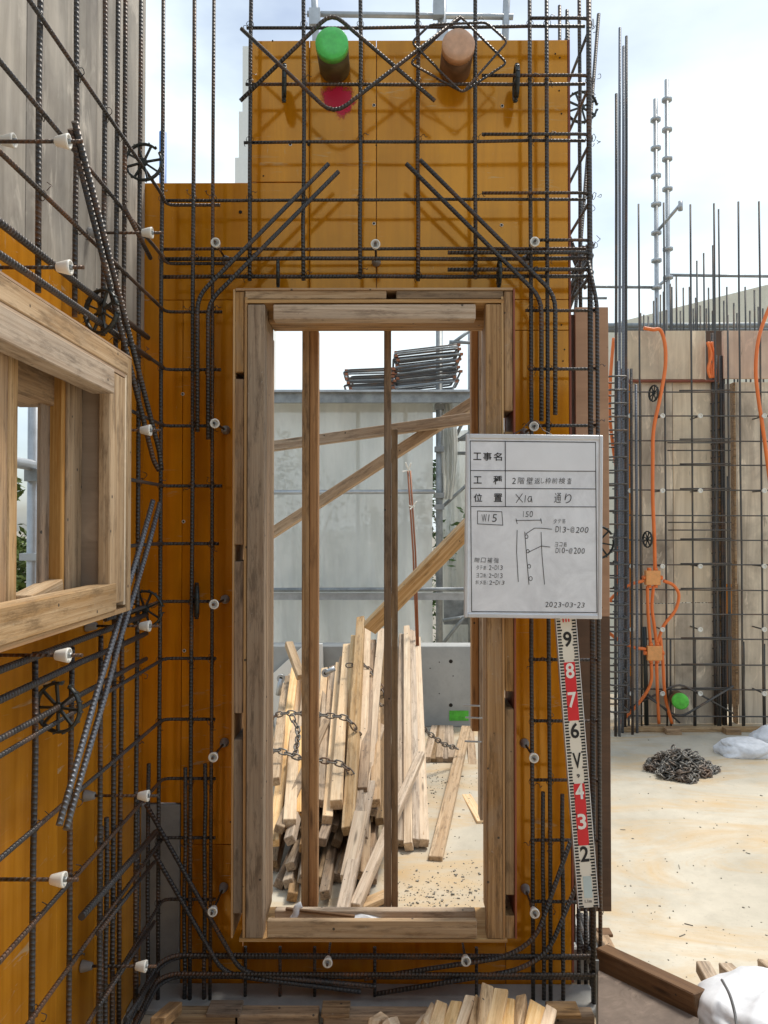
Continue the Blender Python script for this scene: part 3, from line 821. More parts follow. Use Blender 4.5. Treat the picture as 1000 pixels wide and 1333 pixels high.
# ------------------------------------------------------------------ door box
YF = 2.60
db = root('door_frame', (xat(487, YF), YF, .2), 'tall timber box frame for the door opening with loose studs', 'door frame')
def dp(x0, x1, y0, y1, ya, yb, mat, axis, name, bev=.0025):
    return block(name, xat(x0, ya), xat(x1, ya), ya, yb, zat(y1, ya), zat(y0, ya), M[mat], db, axis, bev)
# side posts: outer split batten with gaps, edges of lining ply, wide inner post, set-back post
for (a, b) in ((379, 484), (493, 709), (731, 929), (963, 1190)): dp(305, 317, a, b, YF + .004, YP - .002, 'wood' if a < 900 else 'wood_grey', 'z', 'spacer_block')
dp(302.5, 305, 376, 1222, YF, YP - .002, 'ply_edge', 'z', 'ply_lining', .0008)
dp(317.4, 321, 386, 1222, YF - .002, YP - .002, 'ply_edge', 'z', 'ply_lining', .0008)
dp(321.5, 344, 396, 1222, YF - .006, YF + .05, 'wood_grey', 'z', 'jamb_post')
dp(334, 346.5, 408, 1204, YF + .06, YP + .04, 'wood_grey', 'z', 'jamb_post')
dp(633, 653, 396, 1222, YF - .006, YF + .05, 'wood', 'z', 'jamb_post')
dp(653.4, 656.5, 386, 1222, YF - .002, YP - .002, 'ply_edge', 'z', 'ply_lining', .0008)
for (a, b, m_) in ((379, 535, 'wood'), (562, 900, 'wood'), (923, 1165, 'wood_grey'), (1192, 1222, 'wood')): dp(657, 668.5, a, b, YF + .004, YP - .002, m_, 'z', 'spacer_block')
dp(669, 671.5, 376, 1222, YF, YP - .002, 'red_edge', 'z', 'ply_lining', .0008)
dp(635.5, 650, 412, 1204, YF + .06, YP + .04, 'wood', 'z', 'jamb_post')
# head
dp(305.5, 668.5, 374.5, 377.5, YF - .002, YP - .002, 'ply_edge', 'x', 'ply_lining', .0008)
dp(318, 503, 378, 389, YF + .002, YP - .004, 'wood_light', 'x', 'spacer_block'); dp(516, 656, 378, 389, YF + .002, YP - .004, 'wood_grey', 'x', 'spacer_block')
dp(318, 657, 389.5, 394, YF - .004, YP + .03, 'ply_edge', 'x', 'ply_lining', .0008)
dp(355, 620, 396, 415.5, YF - .012, YF + .04, 'wood_light', 'x', 'head_rail')
dp(348.5, 635, 396, 418, YF + .09, YP + .05, 'wood', 'x', 'head_rail')
# sill
dp(313, 659, 1222.5, 1227, YF - .006, YP + .03, 'ply_edge', 'x', 'ply_lining', .0008)
dp(345, 637, 1214, 1222, YF + .05, YP + .02, 'coat', 'x', 'ply_lining', .0008)
dp(349, 620, 1199, 1221.5, YF - .016, YF + .006, 'wood_light', 'x', 'sill_rail')
dp(359, 618, 1186, 1203, YF + .085, YF + .115, 'wood_light', 'x', 'sill_rail')
# inner lining ply seen edge on at both sides
dp(346.7, 348, 430, 1190, YF + .075, YP + .05, 'ply_edge', 'z', 'ply_lining', .0006)
# studs standing in the opening
YS = 2.84
for (x0, x1, y0, y1, m_) in ((393, 402.5, 428, 1184, 'wood'), (403, 414, 428, 1184, 'wood_orange'), (500, 509.5, 428, 1184, 'wood'), (509.8, 518, 558, 1182, 'wood_grey')):
    dp(x0, x1, y0, y1, YS, YS + .06, m_, 'z', 'stud')
# scraps on the sill: tape, paper, thin stick
o = MB(); c = P(385, 1190, YF + .045)
o.tube(curve([c + Vector((-.012, 0, -.018)), c + Vector((0, 0, 0)), c + Vector((.004, 0, .022)), c + Vector((.02, .004, .03))], 4), .011, 8)
tag(o.build('tape_scrap', M['cloth'], None, True), 'crumpled scrap of white tape on the door sill', 'scrap')
tag(timber('stick', P(372, 1183, YF + .085), P(462, 1193, YF + .06), .012, .008, M['wood_dark']), 'thin dark stick lying along the door sill', 'stick')
MBp = MB(); c = P(475, 1196, YF + .075)
MBp.add([c + Vector(v) for v in ((-.055, -.02, -.004), (.07, -.02, -.006), (.05, .02, 0), (-.03, .02, .012), (0, 0, .012))], [(0, 1, 4), (1, 2, 4), (2, 3, 4), (3, 0, 4)])
tag(MBp.build('paper_scrap', M['cloth']), 'flat white paper scrap on the door sill', 'scrap')

# ------------------------------------------------------------------ window box on the left wall
XF = -.72
wb = root('window_frame', (XF, 1.5, WZ0), 'rough timber box frame for the window in the left wall', 'window frame')
Y0 = .75
def wp(xa, xb, y0, y1, z0, z1, mat, axis, name, bev=.0025): return block(name, xa, xb, y0, y1, z0, z1, M[mat], wb, axis, bev)
xa = XP - .004
wp(XF, xa, Y0, WY1 + .05, WZ1 - .006, WZ1, 'ply_edge', 'y', 'ply_lining', .0008)
wp(XF + .002, xa, Y0, WY1 + .014, WZ1 - .056, WZ1 - .007, 'wood_light', 'y', 'head_batten')
wp(XF, xa, Y0, WY1, WZ1 - .068, WZ1 - .057, 'ply_edge', 'y', 'ply_lining', .0008)
wp(XF + .018, XF - .04, Y0, 1.965, WZ1 - .135, WZ1 - .072, 'wood_light', 'y', 'head_rail')
wp(XF - .10, XP - .03, Y0, 1.90, WZ1 - .18, WZ1 - .10, 'wood', 'y', 'head_rail')
wp(XF + .001, xa, WY1 + .015, WY1 + .05, WZ0 + .0, WZ1 - .007, 'wood_light', 'z', 'jamb_batten')
wp(XF - .002, xa, WY1 + .001, WY1 + .0145, WZ0 + .02, WZ1 - .057, 'ply_pale', 'z', 'ply_lining', .0008)
def wy(x, X): return PX(x, 620, X).y
wp(XF, XF - .03, wy(143, XF), WY1 - .002, WZ0 + .03, WZ1 - .07, 'wood_light', 'z', 'jamb_post')
wp(XF - .031, -.80, wy(143, XF) + .012, WY1 - .002, WZ0 + .03, WZ1 - .07, 'ply_jamb', 'z', 'jamb_lining', .0008)
wp(-.795, -.84, wy(87, -.795), wy(107, -.795), WZ0 + .02, WZ1 - .08, 'wood_grey', 'z', 'jamb_post')
wp(-.80, -.84, wy(80.5, -.80), wy(86.3, -.80), WZ0 + .02, WZ1 - .08, 'ply_edge', 'z', 'jamb_post')
wp(-.83, -.842, wy(54, -.83), wy(84, -.83), WZ0 - .02, WZ1 - .06, 'wood', 'z', 'stud')
wp(-.80, -.845, wy(11.5, -.80), wy(23, -.80), WZ0, WZ1 - .1, 'wood_light', 'z', 'stud')
wp(-.77, -.80, wy(-12, -.77), wy(10, -.77), WZ0, WZ1 - .1, 'wood', 'z', 'stud')
wp(XF, xa, Y0, WY1 + .048, WZ0, WZ0 + .012, 'ply_edge', 'y', 'ply_lining', .0008)
wp(XF + .004, XF - .045, Y0, 2.03, WZ0 + .0125, WZ0 + .085, 'wood_light', 'y', 'sill_rail')
wp(XF - .09, XP - .05, Y0, 2.05, WZ0 + .0125, WZ0 + .07, 'wood_light', 'y', 'sill_rail')
tag(timber('wood_offcut', PX(28, 795, XF - .10), PX(70, 772, XF - .10), .05, .07, M['wood_light']), 'pointed light offcut lying in the left window frame', 'offcut')

# ------------------------------------------------------------------ whiteboard sign
YSG = 2.545
sc0 = P(694.5, 685, YSG)
S = 0.21 * YSG / F          # metres per unit of the board's own drawing grid
sg = root('whiteboard_sign', sc0, 'white construction record board with handwritten notes hung on the bars', 'sign board')
ROT = Matrix.Rotation(R(.7), 4, 'Y')
def bmx(u, v, dy=0.0):     # board grid (0..1000, 0..1333), centre 499,690
    return Matrix.Translation(sc0) @ ROT @ Matrix.Translation(((u - 499) * S, -dy, (690 - v) * S))
def bbox(name, u0, v0, u1, v1, d0, d1, mat, bev=0):
    return link(name, boxmesh((abs(u1 - u0) * S, d1 - d0, abs(v1 - v0) * S), bev), mat, sg, bmx((u0 + u1) / 2, (v0 + v1) / 2, (d0 + d1) / 2))
bbox('panel', 88, 135, 910, 1245, -.006, .002, M['whiteboard'])
bbox('frame', 75, 122, 97, 1258, -.009, .007, M['alu'], .002); bbox('frame', 901, 122, 923, 1258, -.009, .007, M['alu'], .002)
bbox('frame', 97.5, 122, 900.5, 150, -.009, .0068, M['alu'], .002); bbox('frame', 97.5, 1232, 900.5, 1258, -.009, .0068, M['alu'], .002)
link('blank_strip', boxmesh((552 * S, .0006, 172 * S)), M['blank'], sg, bmx(602, 258, .0026))
def stroke(pts, w, mat=M['ink'], name='line', d=.0031):
    m = MB()
    for (a, b) in zip(pts[:-1], pts[1:]):
        va = Vector((a[0], 0, -a[1])) * S; vb = Vector((b[0], 0, -b[1])) * S
        e = (vb - va); n = Vector((-e.z, 0, e.x)).normalized() * w * S / 2; ex = e.normalized() * w * S * .3
        m.add([va + n - ex, va - n - ex, vb - n + ex, vb + n + ex], [(0, 1, 2, 3)])
    link(name, m.mesh(name), mat, sg, Matrix.Translation(sc0) @ ROT @ Matrix.Translation((-499 * S, -d, 690 * S)))
for q in ([(102, 166), (878, 166), (895, 1218), (122, 1222), (102, 166)], [(104, 350), (880, 345)], [(106, 460), (882, 455)], [(110, 573), (884, 566)], [(319, 166), (324, 572)]): stroke(q, 4.5, M['black'])
FONT = bpy.data.fonts.load('<builtin>') if False else None
def text(s, u0, v0, u1, v1, mat=M['ink'], parent=None, mx=None, shear=0.0, name='lettering', bold=0.0, keep=False):
    cu = bpy.data.curves.new('txt', 'FONT'); cu.body = s; cu.shear = shear; cu.offset = bold; cu.resolution_u = 3
    to = bpy.data.objects.new('txt', cu); C.objects.link(to)
    dg = bpy.context.evaluated_depsgraph_get(); dg.update()
    me = bpy.data.meshes.new_from_object(to.evaluated_get(dg))
    bpy.data.objects.remove(to); bpy.data.curves.remove(cu)
    me.name = name
    if not len(me.vertices): return None
    xs = [v.co.x for v in me.vertices]; ys = [v.co.y for v in me.vertices]
    w, h = max(xs) - min(xs), max(ys) - min(ys)
    W, Hh = (u1 - u0), (v1 - v0)
    for v in me.vertices:
        x = (v.co.x - min(xs)) / max(w, 1e-6) * W - W / 2; y = (v.co.y - min(ys)) / max(h, 1e-6) * Hh - Hh / 2
        v.co = (x, 0, y)
    me.materials.clear(); me.materials.append(mat)
    return me, (u0 + u1) / 2, (v0 + v1) / 2
def btext(s, u0, v0, u1, v1, mat=M['ink'], shear=0.0, bold=0.0):
    if shear and len(s) > 1:
        adv = {'-': .7, ':': .5, '1': .55, '@': 1.2}; tot = sum(adv.get(c, 1) for c in s); x = u0; m = MB()
        for c in s:
            w = (u1 - u0) * adv.get(c, 1) / tot; hh = v1 - v0
            if c == '-': stroke([(x + w * .15, (v0 + v1) / 2 + random.uniform(-2, 2)), (x + w * .8, (v0 + v1) / 2 + random.uniform(-3, 2))], 4)
            else:
                tp_, bt_ = (v0 + random.uniform(-.06, .08) * hh, v1 + random.uniform(-.08, .06) * hh)
                if c == ':': tp_, bt_ = v0 + hh * .3, v1 - hh * .1
                r = text(c, x + w * .08, tp_, x + w * (.86 if c not in '1:' else .45), bt_, mat, shear=shear, bold=bold)
                if r:
                    rot_ = Matrix.Rotation(random.uniform(-.09, .09), 3, 'Y'); off_ = Vector((r[1] - (u0 + u1) / 2, 0, (v0 + v1) / 2 - r[2]))
                    m.add([rot_ @ v.co + off_ for v in r[0].vertices], [tuple(p.vertices) for p in r[0].polygons])
            x += w
        link('lettering', m.mesh('lettering'), mat, sg, bmx((u0 + u1) / 2, (v0 + v1) / 2, .0031) @ Matrix.Scale(S, 4)); return
    r = text(s, u0, v0, u1, v1, mat, shear=shear, bold=bold)
    if r: link('lettering', r[0], None, sg, bmx(r[1], r[2], .0031) @ Matrix.Scale(S, 4))
for s, q in (('工', (122, 238, 172, 284)), ('事', (184, 236, 236, 287)), ('名', (248, 236, 300, 287)), ('工', (126, 385, 176, 430)), ('種', (248, 380, 302, 434)), ('位', (128, 492, 180, 544)), ('置', (252, 490, 304, 542))):
    btext(s, *q, M['black'], 0, .012)
for s, q in (('2', (362, 392, 386, 430)), ('階', (398, 388, 442, 430)), ('壁', (452, 388, 494, 430)), ('返', (502, 390, 538, 428)), ('し', (542, 392, 562, 424)), ('枠', (568, 388, 606, 428)), ('前', (612, 390, 646, 424)),
             ('検', (652, 388, 694, 426)), ('査', (704, 388, 732, 426)), ('通', (624, 482, 668, 544)), ('り', (690, 486, 732, 546)), ('W15', (176, 618, 278, 666)),
             ('150', (432, 598, 498, 634)), ('タテ筋', (620, 644, 700, 672)), ('D13-@200', (632, 690, 842, 726)), ('ヨコ筋', (628, 788, 710, 814)), ('D10-@200', (634, 820, 820, 856)),
             ('開口補強', (132, 888, 292, 920)), ('タテ筋:2-D13', (146, 936, 314, 964)), ('ヨコ筋:2-D13', (146, 984, 314, 1012)), ('斜メ筋:2-D13', (142, 1028, 326, 1054)), ('2023-03-23', (572, 1156, 822, 1190))):
    btext(s, *q, M['ink'], .12, -.004)
for q in ([(388, 494), (430, 542)], [(428, 490), (390, 546)], [(448, 500), (444, 542)], [(486, 506), (470, 508), (462, 524), (468, 540), (480, 536), (484, 512), (488, 542)],
          [(152, 600), (302, 603), (309, 686), (153, 680), (152, 600)], [(390, 656), (548, 652)], [(390, 645), (398, 676)], [(543, 642), (549, 672)], [(398, 716), (396, 850), (408, 1034)],
          [(445, 726), (458, 880), (474, 1050)], [(546, 726), (552, 860), (570, 1048)], [(452, 738), (505, 702), (548, 702), (612, 707)], [(468, 852), (548, 812), (602, 818)]):
    stroke(q, 4)
for (u, v, rr) in ((456, 755, 12), (465, 845, 11), (474, 938, 12), (484, 1014, 13)):
    stroke([(u + rr * .8 * math.cos(a * .63), v + rr * math.sin(a * .63)) for a in range(11)], 3.5)
wp_ = P(694, 553, 2.6)
tp = bmx(370, 120).translation; tq = bmx(608, 120).translation
MB().tube([tp, bmx(430, 85, -.02).translation, wp_ + Vector((-.012, -.012, .012)), wp_ + Vector((.012, -.012, .012)), bmx(560, 88, -.02).translation, tq], .0016, 5).build('hanging_wire', M['wire'], sg)

# ------------------------------------------------------------------ levelling staff
YST = 2.60
A0, A1 = P(766, 1181, YST), P(736, 803, YST)
ax = (A1 - A0).normalized(); cr_ = Vector((ax.z, 0, -ax.x))
SM = Matrix((cr_, Vector((0, 1, 0)), ax)).transposed().to_4x4(); SM.translation = A0
st = root('levelling_staff', A0, 'white levelling staff with black ticks and red number fields leaning on bars', 'levelling staff')
SW = 27.0 * YST / F; PXM = YST / F
LEN = (A1 - A0).length + .12
def sbox(name, x0, x1, y0, y1, z0, z1, mat, bev=0): return link(name, boxmesh((x1 - x0, y1 - y0, z1 - z0), bev), mat, st, SM @ Matrix.Translation(((x0 + x1) / 2, (y0 + y1) / 2, (z0 + z1) / 2)))
sbox('body', -SW / 2 + .003, SW / 2 - .003, -.006, .010, .002, LEN, M['staff_white'])
sbox('edge_rail', -SW / 2, -SW / 2 + .0028, -.008, .012, 0, LEN, M['alu'], .0005); sbox('edge_rail', SW / 2 - .0028, SW / 2, -.008, .012, 0, LEN, M['alu'], .0005)
def sy(y): return (1181 - y) / (1181 - 803) * (A1 - A0).length
tk = MB(); z = .006
step = (sy(832) - sy(1111)) / 70
i = 0
while z < LEN - .01:
    w = .0125 if i % 5 else .016
    for sgn in (-1, 1):
        x = sgn * (SW / 2 - .0032 - w / 2); tk.box((x, -.0068, z), (w, .0009, step * .52))
    z += step; i += 1
me = tk.mesh('tick_marks'); link('tick_marks', me, M['black'], st, SM)['kind'] = 'stuff'
wf = SW / 2 - .0165
for (y0, y1) in ((862, 938), (1020, 1100)): sbox('red_field', -wf, wf, -.0067, -.0061, sy(y1), sy(y0), M['red'])
def stext(s, y, col, h=20, w=11, name='numeral'):
    r = text(s, -w / 2 * PXM, -h / 2 * PXM, w / 2 * PXM, h / 2 * PXM, col, bold=.022)
    link(name, r[0], None, st, SM @ Matrix.Translation((0, -.0074, sy(y))))
for s, y, c_ in (('9', 832, 'black'), ('8', 873, 'white_print'), ('7', 911, 'white_print'), ('6', 951, 'black'), ('V', 990, 'black'), ('4', 1030, 'white_print'), ('3', 1069, 'white_print'), ('2', 1111, 'black')): stext(s, y, M[c_])
stext('m', 806, M['red'], 7, 9); stext('9', 1010, M['ink'], 5, 4)
sbox('sticker', -.012, .016, -.0067, -.0061, sy(1168), sy(1140), M['label_blue']); stext('1.1m', 1172, M['ink'], 4, 9)

# ------------------------------------------------------------------ pieces at the foot of the wall
for i, (x0, x1, y0, m_, lb) in enumerate(((225, 312, 1300, 'wood_grey', 'grey-brown batten at the wall foot, left end of the row'), (305, 416, 1299, 'wood', 'brown batten at the wall foot, second from left'),
                                   (421, 560, 1299, 'wood', 'brown batten at the wall foot, under the door centre'), (563, 640, 1300, 'wood_grey', 'batten at the wall foot behind the pale offcuts'), (706, 776, 1303, 'wood', 'batten at the wall foot, right end of the row'))):
    Y = 2.55; a = P(x0, 1302, Y); b = P(x1, 1302, Y)
    tag(block('batten', a.x, b.x - .004, Y, Y + .05, .0, .047 + .002 * (i % 2), M[m_], None, 'x', .003), lb, 'batten', 'battens nailed down along the wall foot')
for x0, x1, lb in ((268, 312, 'short wood block on top of the batten row, left one'), (418, 455, 'short wood block on top of the batten row, middle one'), (716, 757, 'short wood block on top of the batten row, right one')):
    Y = 2.53; a = P(x0, 1300, Y); b = P(x1, 1300, Y)
    tag(block('wood_block', a.x, b.x, Y, Y + .075, .0495, .0625, M['wood'], None, 'x', .002), lb, 'wood block')
tag(timber('batten', P(205, 1333, 2.30), P(228, 1312, 2.5), .045, .035, M['wood'], bev=.003), 'short batten lying across the left end of the foot battens', 'batten')
tag(block('concrete_block', xat(742, YP) + .012, .80, YP + .06, YP + .3, 0, .11, M['conc'], None, 'x', .006), 'low grey concrete block behind the bars at the right wall foot', 'concrete block')
tag(block('concrete_kerb', xat(187, YP), .72, 2.62, YP - .003, 0.0, .018, M['conc_dark'], None, 'x', .004), 'rough concrete strip under the bars at the wall foot', 'concrete kerb')
# pale offcuts heap in the foreground
off = [(487, 1335, 500, 1322, .035, .04), (505, 1338, 515, 1326, .03, .04), (546, 1340, 556, 1320, .03, .03), (553, 1336, 563, 1310, .035, .04), (565, 1340, 575, 1305, .045, .03), (584, 1345, 594, 1303, .05, .03), (598, 1348, 612, 1300, .035, .05), (612, 1342, 622, 1299, .03, .03),
       (628, 1350, 634, 1280, .045, .035), (640, 1352, 652, 1284, .05, .03), (660, 1350, 664, 1298, .05, .03), (672, 1350, 680, 1297, .035, .04), (690, 1352, 700, 1303, .06, .02), (708, 1354, 716, 1310, .04, .03)]
lbs = ['small pale offcut at the left end of the foreground heap', 'tiny pale offcut second in the foreground heap', 'thin pale offcut near the heap middle, low', 'slim orange-toned offcut in the foreground heap', 'pale offcut left of the split block in the heap', 'split pale block in the middle of the heap', 'broad pointed offcut in the middle of the heap',
       'thin offcut beside the tallest white one', 'tallest upright white offcut in the foreground heap', 'broad whitish offcut behind the tallest one', 'speckled pale offcut right of the tallest', 'narrow pale offcut in the right half of the heap', 'cement-splashed white board at the heap right', 'last pale offcut at the right end of the heap']
for (x0, y0, x1, y1, w, h), lb in zip(off, lbs):
    a, b = P(x0, y0, 2.18), P(x1, y1 + 4, 2.42)
    b.z -= .004; tag(timber('wood_offcut', a, b, w * .8, h * .8, M[random.choice(('wood_fresh', 'wood_light', 'wood_fresh'))], up=(random.uniform(-.7, .7), -.5, 1), bev=.003, jit=.006), lb, 'offcut', 'pale timber offcuts heaped in the foreground')
# dark edge beam, plywood, stake row at the lower right
bm_a, bm_b = P(786, 1249, 2.62), P(915, 1312, 2.22)
tag(timber('edge_beam', bm_a, bm_b, .05, .085, M['wood_dark'], up=(0, -.15, 1), bev=.003), 'dark brown beam running along the slab edge at lower right', 'beam')
m = MB(); q = [P(779, 1263, 2.57), P(910, 1326, 2.19), P(905, 1420, 2.0), P(779, 1420, 2.0)]
m.add(q + [p + Vector((0, 0.01, -.015)) for p in q], [(0, 1, 2, 3)[::-1], (4, 5, 6, 7), (0, 1, 5, 4), (1, 2, 6, 5), (2, 3, 7, 6), (3, 0, 4, 7)])
tag(m.build('plywood_sheet', M['ply_old']), 'old dark plywood sheet in front of the lower right beam', 'plywood sheet')
tag(timber('post', P(777.5, 1250, 2.57), P(779, 1420, 2.57), .006, .01, M['steel_dull'], bev=0), 'thin pale edge strip upright left of the dark plywood sheet', 'edge strip')
tag(timber('batten', P(781, 1216, 2.95), P(798, 1250, 2.72), .05, .03, M['wood'], bev=.003), 'short brown batten at the foot of the right stop board', 'batten')
tag(timber('wood_block', P(778, 1214, 2.93), P(796, 1214, 2.93), .05, .012, M['wood_dark']), 'thin dark wood piece beside the foot of the stop board', 'wood block')
for a, b, lb in (((915, 1258), (938, 1300), 'tilted wooden stake left of the white sack'), ((945, 1262), (968, 1284), 'tilted wooden stake just above the white sack'), ((996, 1258), (1012, 1270), 'wooden stake tip at the right picture edge')):
    tag(timber('stake', P(*a, 2.55), P(*b, 2.40), .045, .04, M['wood_light'], bev=.003), lb, 'stake')

# ------------------------------------------------------------------ sacks, chain heap, debris
def sack(name, c, rx, ry, rz, seed, label, mat='cloth', parent=None, rot=0):
    from mathutils import noise as nz_
    rnd = random.Random(seed); bm = bmesh.new(); bmesh.ops.create_icosphere(bm, subdivisions=6, radius=1)
    def tri(x): return abs((x % 1.0) * 2 - 1)
    waves = []
    for (f, amp, n) in ((.8, .2, 3), (1.6, .1, 3), (3.2, .03, 3)):
        for k in range(n): waves.append((Vector((rnd.gauss(0, 1), rnd.gauss(0, 1), rnd.gauss(0, .6))).normalized() * f, amp, Vector((rnd.uniform(0, 9), rnd.uniform(0, 9), rnd.uniform(0, 9)))))
    for v in bm.verts:
        n = v.co.normalized()
        w = n + nz_.noise_vector(n * 1.1 + Vector((seed, 2, 1))) * .35
        k = .9 + .15 * nz_.noise(n * 1.1 + Vector((seed, 0, 0)))
        for (d, amp, o_) in waves:
            g = max(0.0, nz_.noise(n * 1.2 + o_) + .25)
            k += amp * g * (tri(w.dot(d) + o_.x) - .5)
        p = n * k; p.z = max(p.z, -.45)
        v.co = Matrix.Rotation(rot, 3, 'Z') @ Vector((p.x * rx, p.y * ry, p.z * rz))
    for f in bm.faces: f.smooth = True
    me = bpy.data.meshes.new(name); bm.to_mesh(me); bm.free()
    o = link(name, me, M[mat], parent, Matrix.Translation(c))
    if label: tag(o, label, 'sack')
    return o
sk = sack('white_sack', P(1002, 1334, 2.2), .215, .2, .125, 3, 'large white woven sack at the lower right corner with dark stitching', rot=.3)
MB().tube(curve([P(940, 1276, 2.19), P(950, 1295, 2.1), P(957, 1320, 2.05), P(960, 1345, 2.0)], 5), .004, 5).build('stitching', M['rope'], sk)
c1 = PZ(972, 988); sack('white_sack', c1 + Vector((.03, .12, .035)), .21, .15, .095, 8, 'crumpled white sack on the slab behind the chain heap')
c1 = PZ(1003, 980); sack('white_sack', c1 + Vector((.08, .16, .05)), .15, .14, .11, 12, 'white sack cut off by the right picture edge, mid height')
def link_mesh(L=.03, w=.018, r=.003):
    pts = []
    for k in range(12):
        a = 2 * math.pi * k / 12; pts.append((math.cos(a) * w / 2 + 0, math.sin(a) * w / 2 + math.copysign((L - w) / 2, math.sin(a)) if abs(math.sin(a)) > 1e-6 else 0, 0))
    return pts
def heap():
    m = MB(); c = PZ(892, 1012); base = link_mesh(.062, .036, .008)
    for k in range(560):
        a = random.uniform(0, 6.283); rr = random.random() ** .6
        lob = 1 + .22 * math.sin(3 * a + 1) + .12 * math.sin(7 * a)
        p = c + Vector((math.cos(a) * rr * .205 * lob, .1 + math.sin(a) * rr * .17 * lob, .012 + max(0, (1 - rr * rr)) * (.1 + .05 * math.sin(9 * a + 5 * rr)) * random.uniform(.5, 1)))
        q = Euler((random.uniform(-.9, .9), random.uniform(-.9, .9), random.uniform(0, 6.28))).to_matrix()
        m.tube([p + q @ Vector(v) for v in base], .0055, 5, closed=True)
    r_ = root('chain_heap', c, 'heap of rusty steel chain on the pale slab', 'chain')
    o = m.build('chain_links', M['chain'], r_, True); o['kind'] = 'stuff'
heap()
m = MB()
for k in range(110):
    x = random.uniform(800, 1000); y = 960 + 330 * random.random() ** .8
    if y > 1215 and x < 900: pass
    p = PZ(x, y); 
    if p.y < 2.6: continue
    s_ = random.uniform(.0015, .005) * (.6 + p.y / 6); m.box(p + Vector((0, 0, s_ * .3)), (s_ * random.uniform(.7, 2.2), s_, s_ * .6), Matrix.Rotation(random.uniform(0, 3), 3, 'Z'))
for k in range(900):
    gx, gy, sx_, sy_ = random.choice(((575, 1165, .16, .14), (540, 1175, .12, .1), (575, 1018, .12, .12), (600, 1150, .2, .2), (585, 1040, .25, .6)))
    p = PZ(gx, gy) + Vector((random.gauss(0, sx_), random.gauss(0, sy_), 0)); s_ = random.uniform(.001, .003) + .006 * random.random() ** 4
    if p.y < 2.95: continue
    m.box(p + Vector((0, 0, s_ * .3)), (s_ * random.uniform(.7, 2.5), s_, s_ * .7), Matrix.Rotation(random.uniform(0, 3), 3, 'Z'))
for k in range(260):
    p = Vector((random.uniform(-.75, .7), random.uniform(2.3, 2.66), 0.001)); s_ = random.uniform(.002, .008)
    m.box(p + Vector((0, 0, s_ * .3)), (s_ * random.uniform(.7, 2.5), s_, s_ * .7), Matrix.Rotation(random.uniform(0, 3), 3, 'Z'))
for k in range(5):
    p = PZ(random.uniform(800, 1000), 965 + 270 * random.random())
    if p.y < 2.9: continue
    m.box(p + Vector((0, 0, .002)), (random.uniform(.015, .05), .0025, .003), Matrix.Rotation(random.uniform(0, 3), 3, 'Z'))
tag(m.build('debris', M['speck'], origin=(0, 4, 0)), 'small dark crumbs scattered over the slab', 'debris', kind='stuff')

# ------------------------------------------------------------------ beyond the door: parapet, timber stack, scaffold
YPA = 6.35
tag(block('parapet', -1.1, 0.78, YPA, YPA + .2, 0, zat(838, YPA) - .02, M['conc'], None, 'x', .006), 'grey concrete parapet beyond the door opening', 'parapet')
par = bpy.data.objects['parapet']
for x, y in ((587, 861), (587, 918)):
    MB().lathe([(.016, .0), (.015, .002)], 14, Matrix.Translation(P(x, y, YPA)) @ ZtoY()).build('tie_hole', M['hole'], par)
for x, y in ((572, 862), (590, 880), (572, 903), (560, 870)): MB().lathe([(.005, .0), (.004, .002)], 8, Matrix.Translation(P(x, y, YPA)) @ ZtoY()).build('tie_hole', M['hole'], par)
block('tape_patch', P(585, 930, YPA).x, P(610, 930, YPA).x, YPA - .004, YPA - .001, zat(938, YPA), zat(925, YPA), M['lime_tape'], par, 'x', 0)
m = MB(); q = [PZ(352, 960), P(352, 880, 6.3), P(398, 838, 6.3), P(420, 838, 6.3), PZ(420, 960)]
q = [Vector((p.x, 6.28, p.z)) for p in q]
m.add(q + [p + Vector((0, .05, 0)) for p in q], [(4, 3, 2, 1, 0), (5, 6, 7, 8, 9), (0, 1, 6, 5), (1, 2, 7, 6), (2, 3, 8, 7), (3, 4, 9, 8)])
tag(m.build('white_board', M['white_print']), 'white slanted board leaning on the parapet behind the timber', 'board')

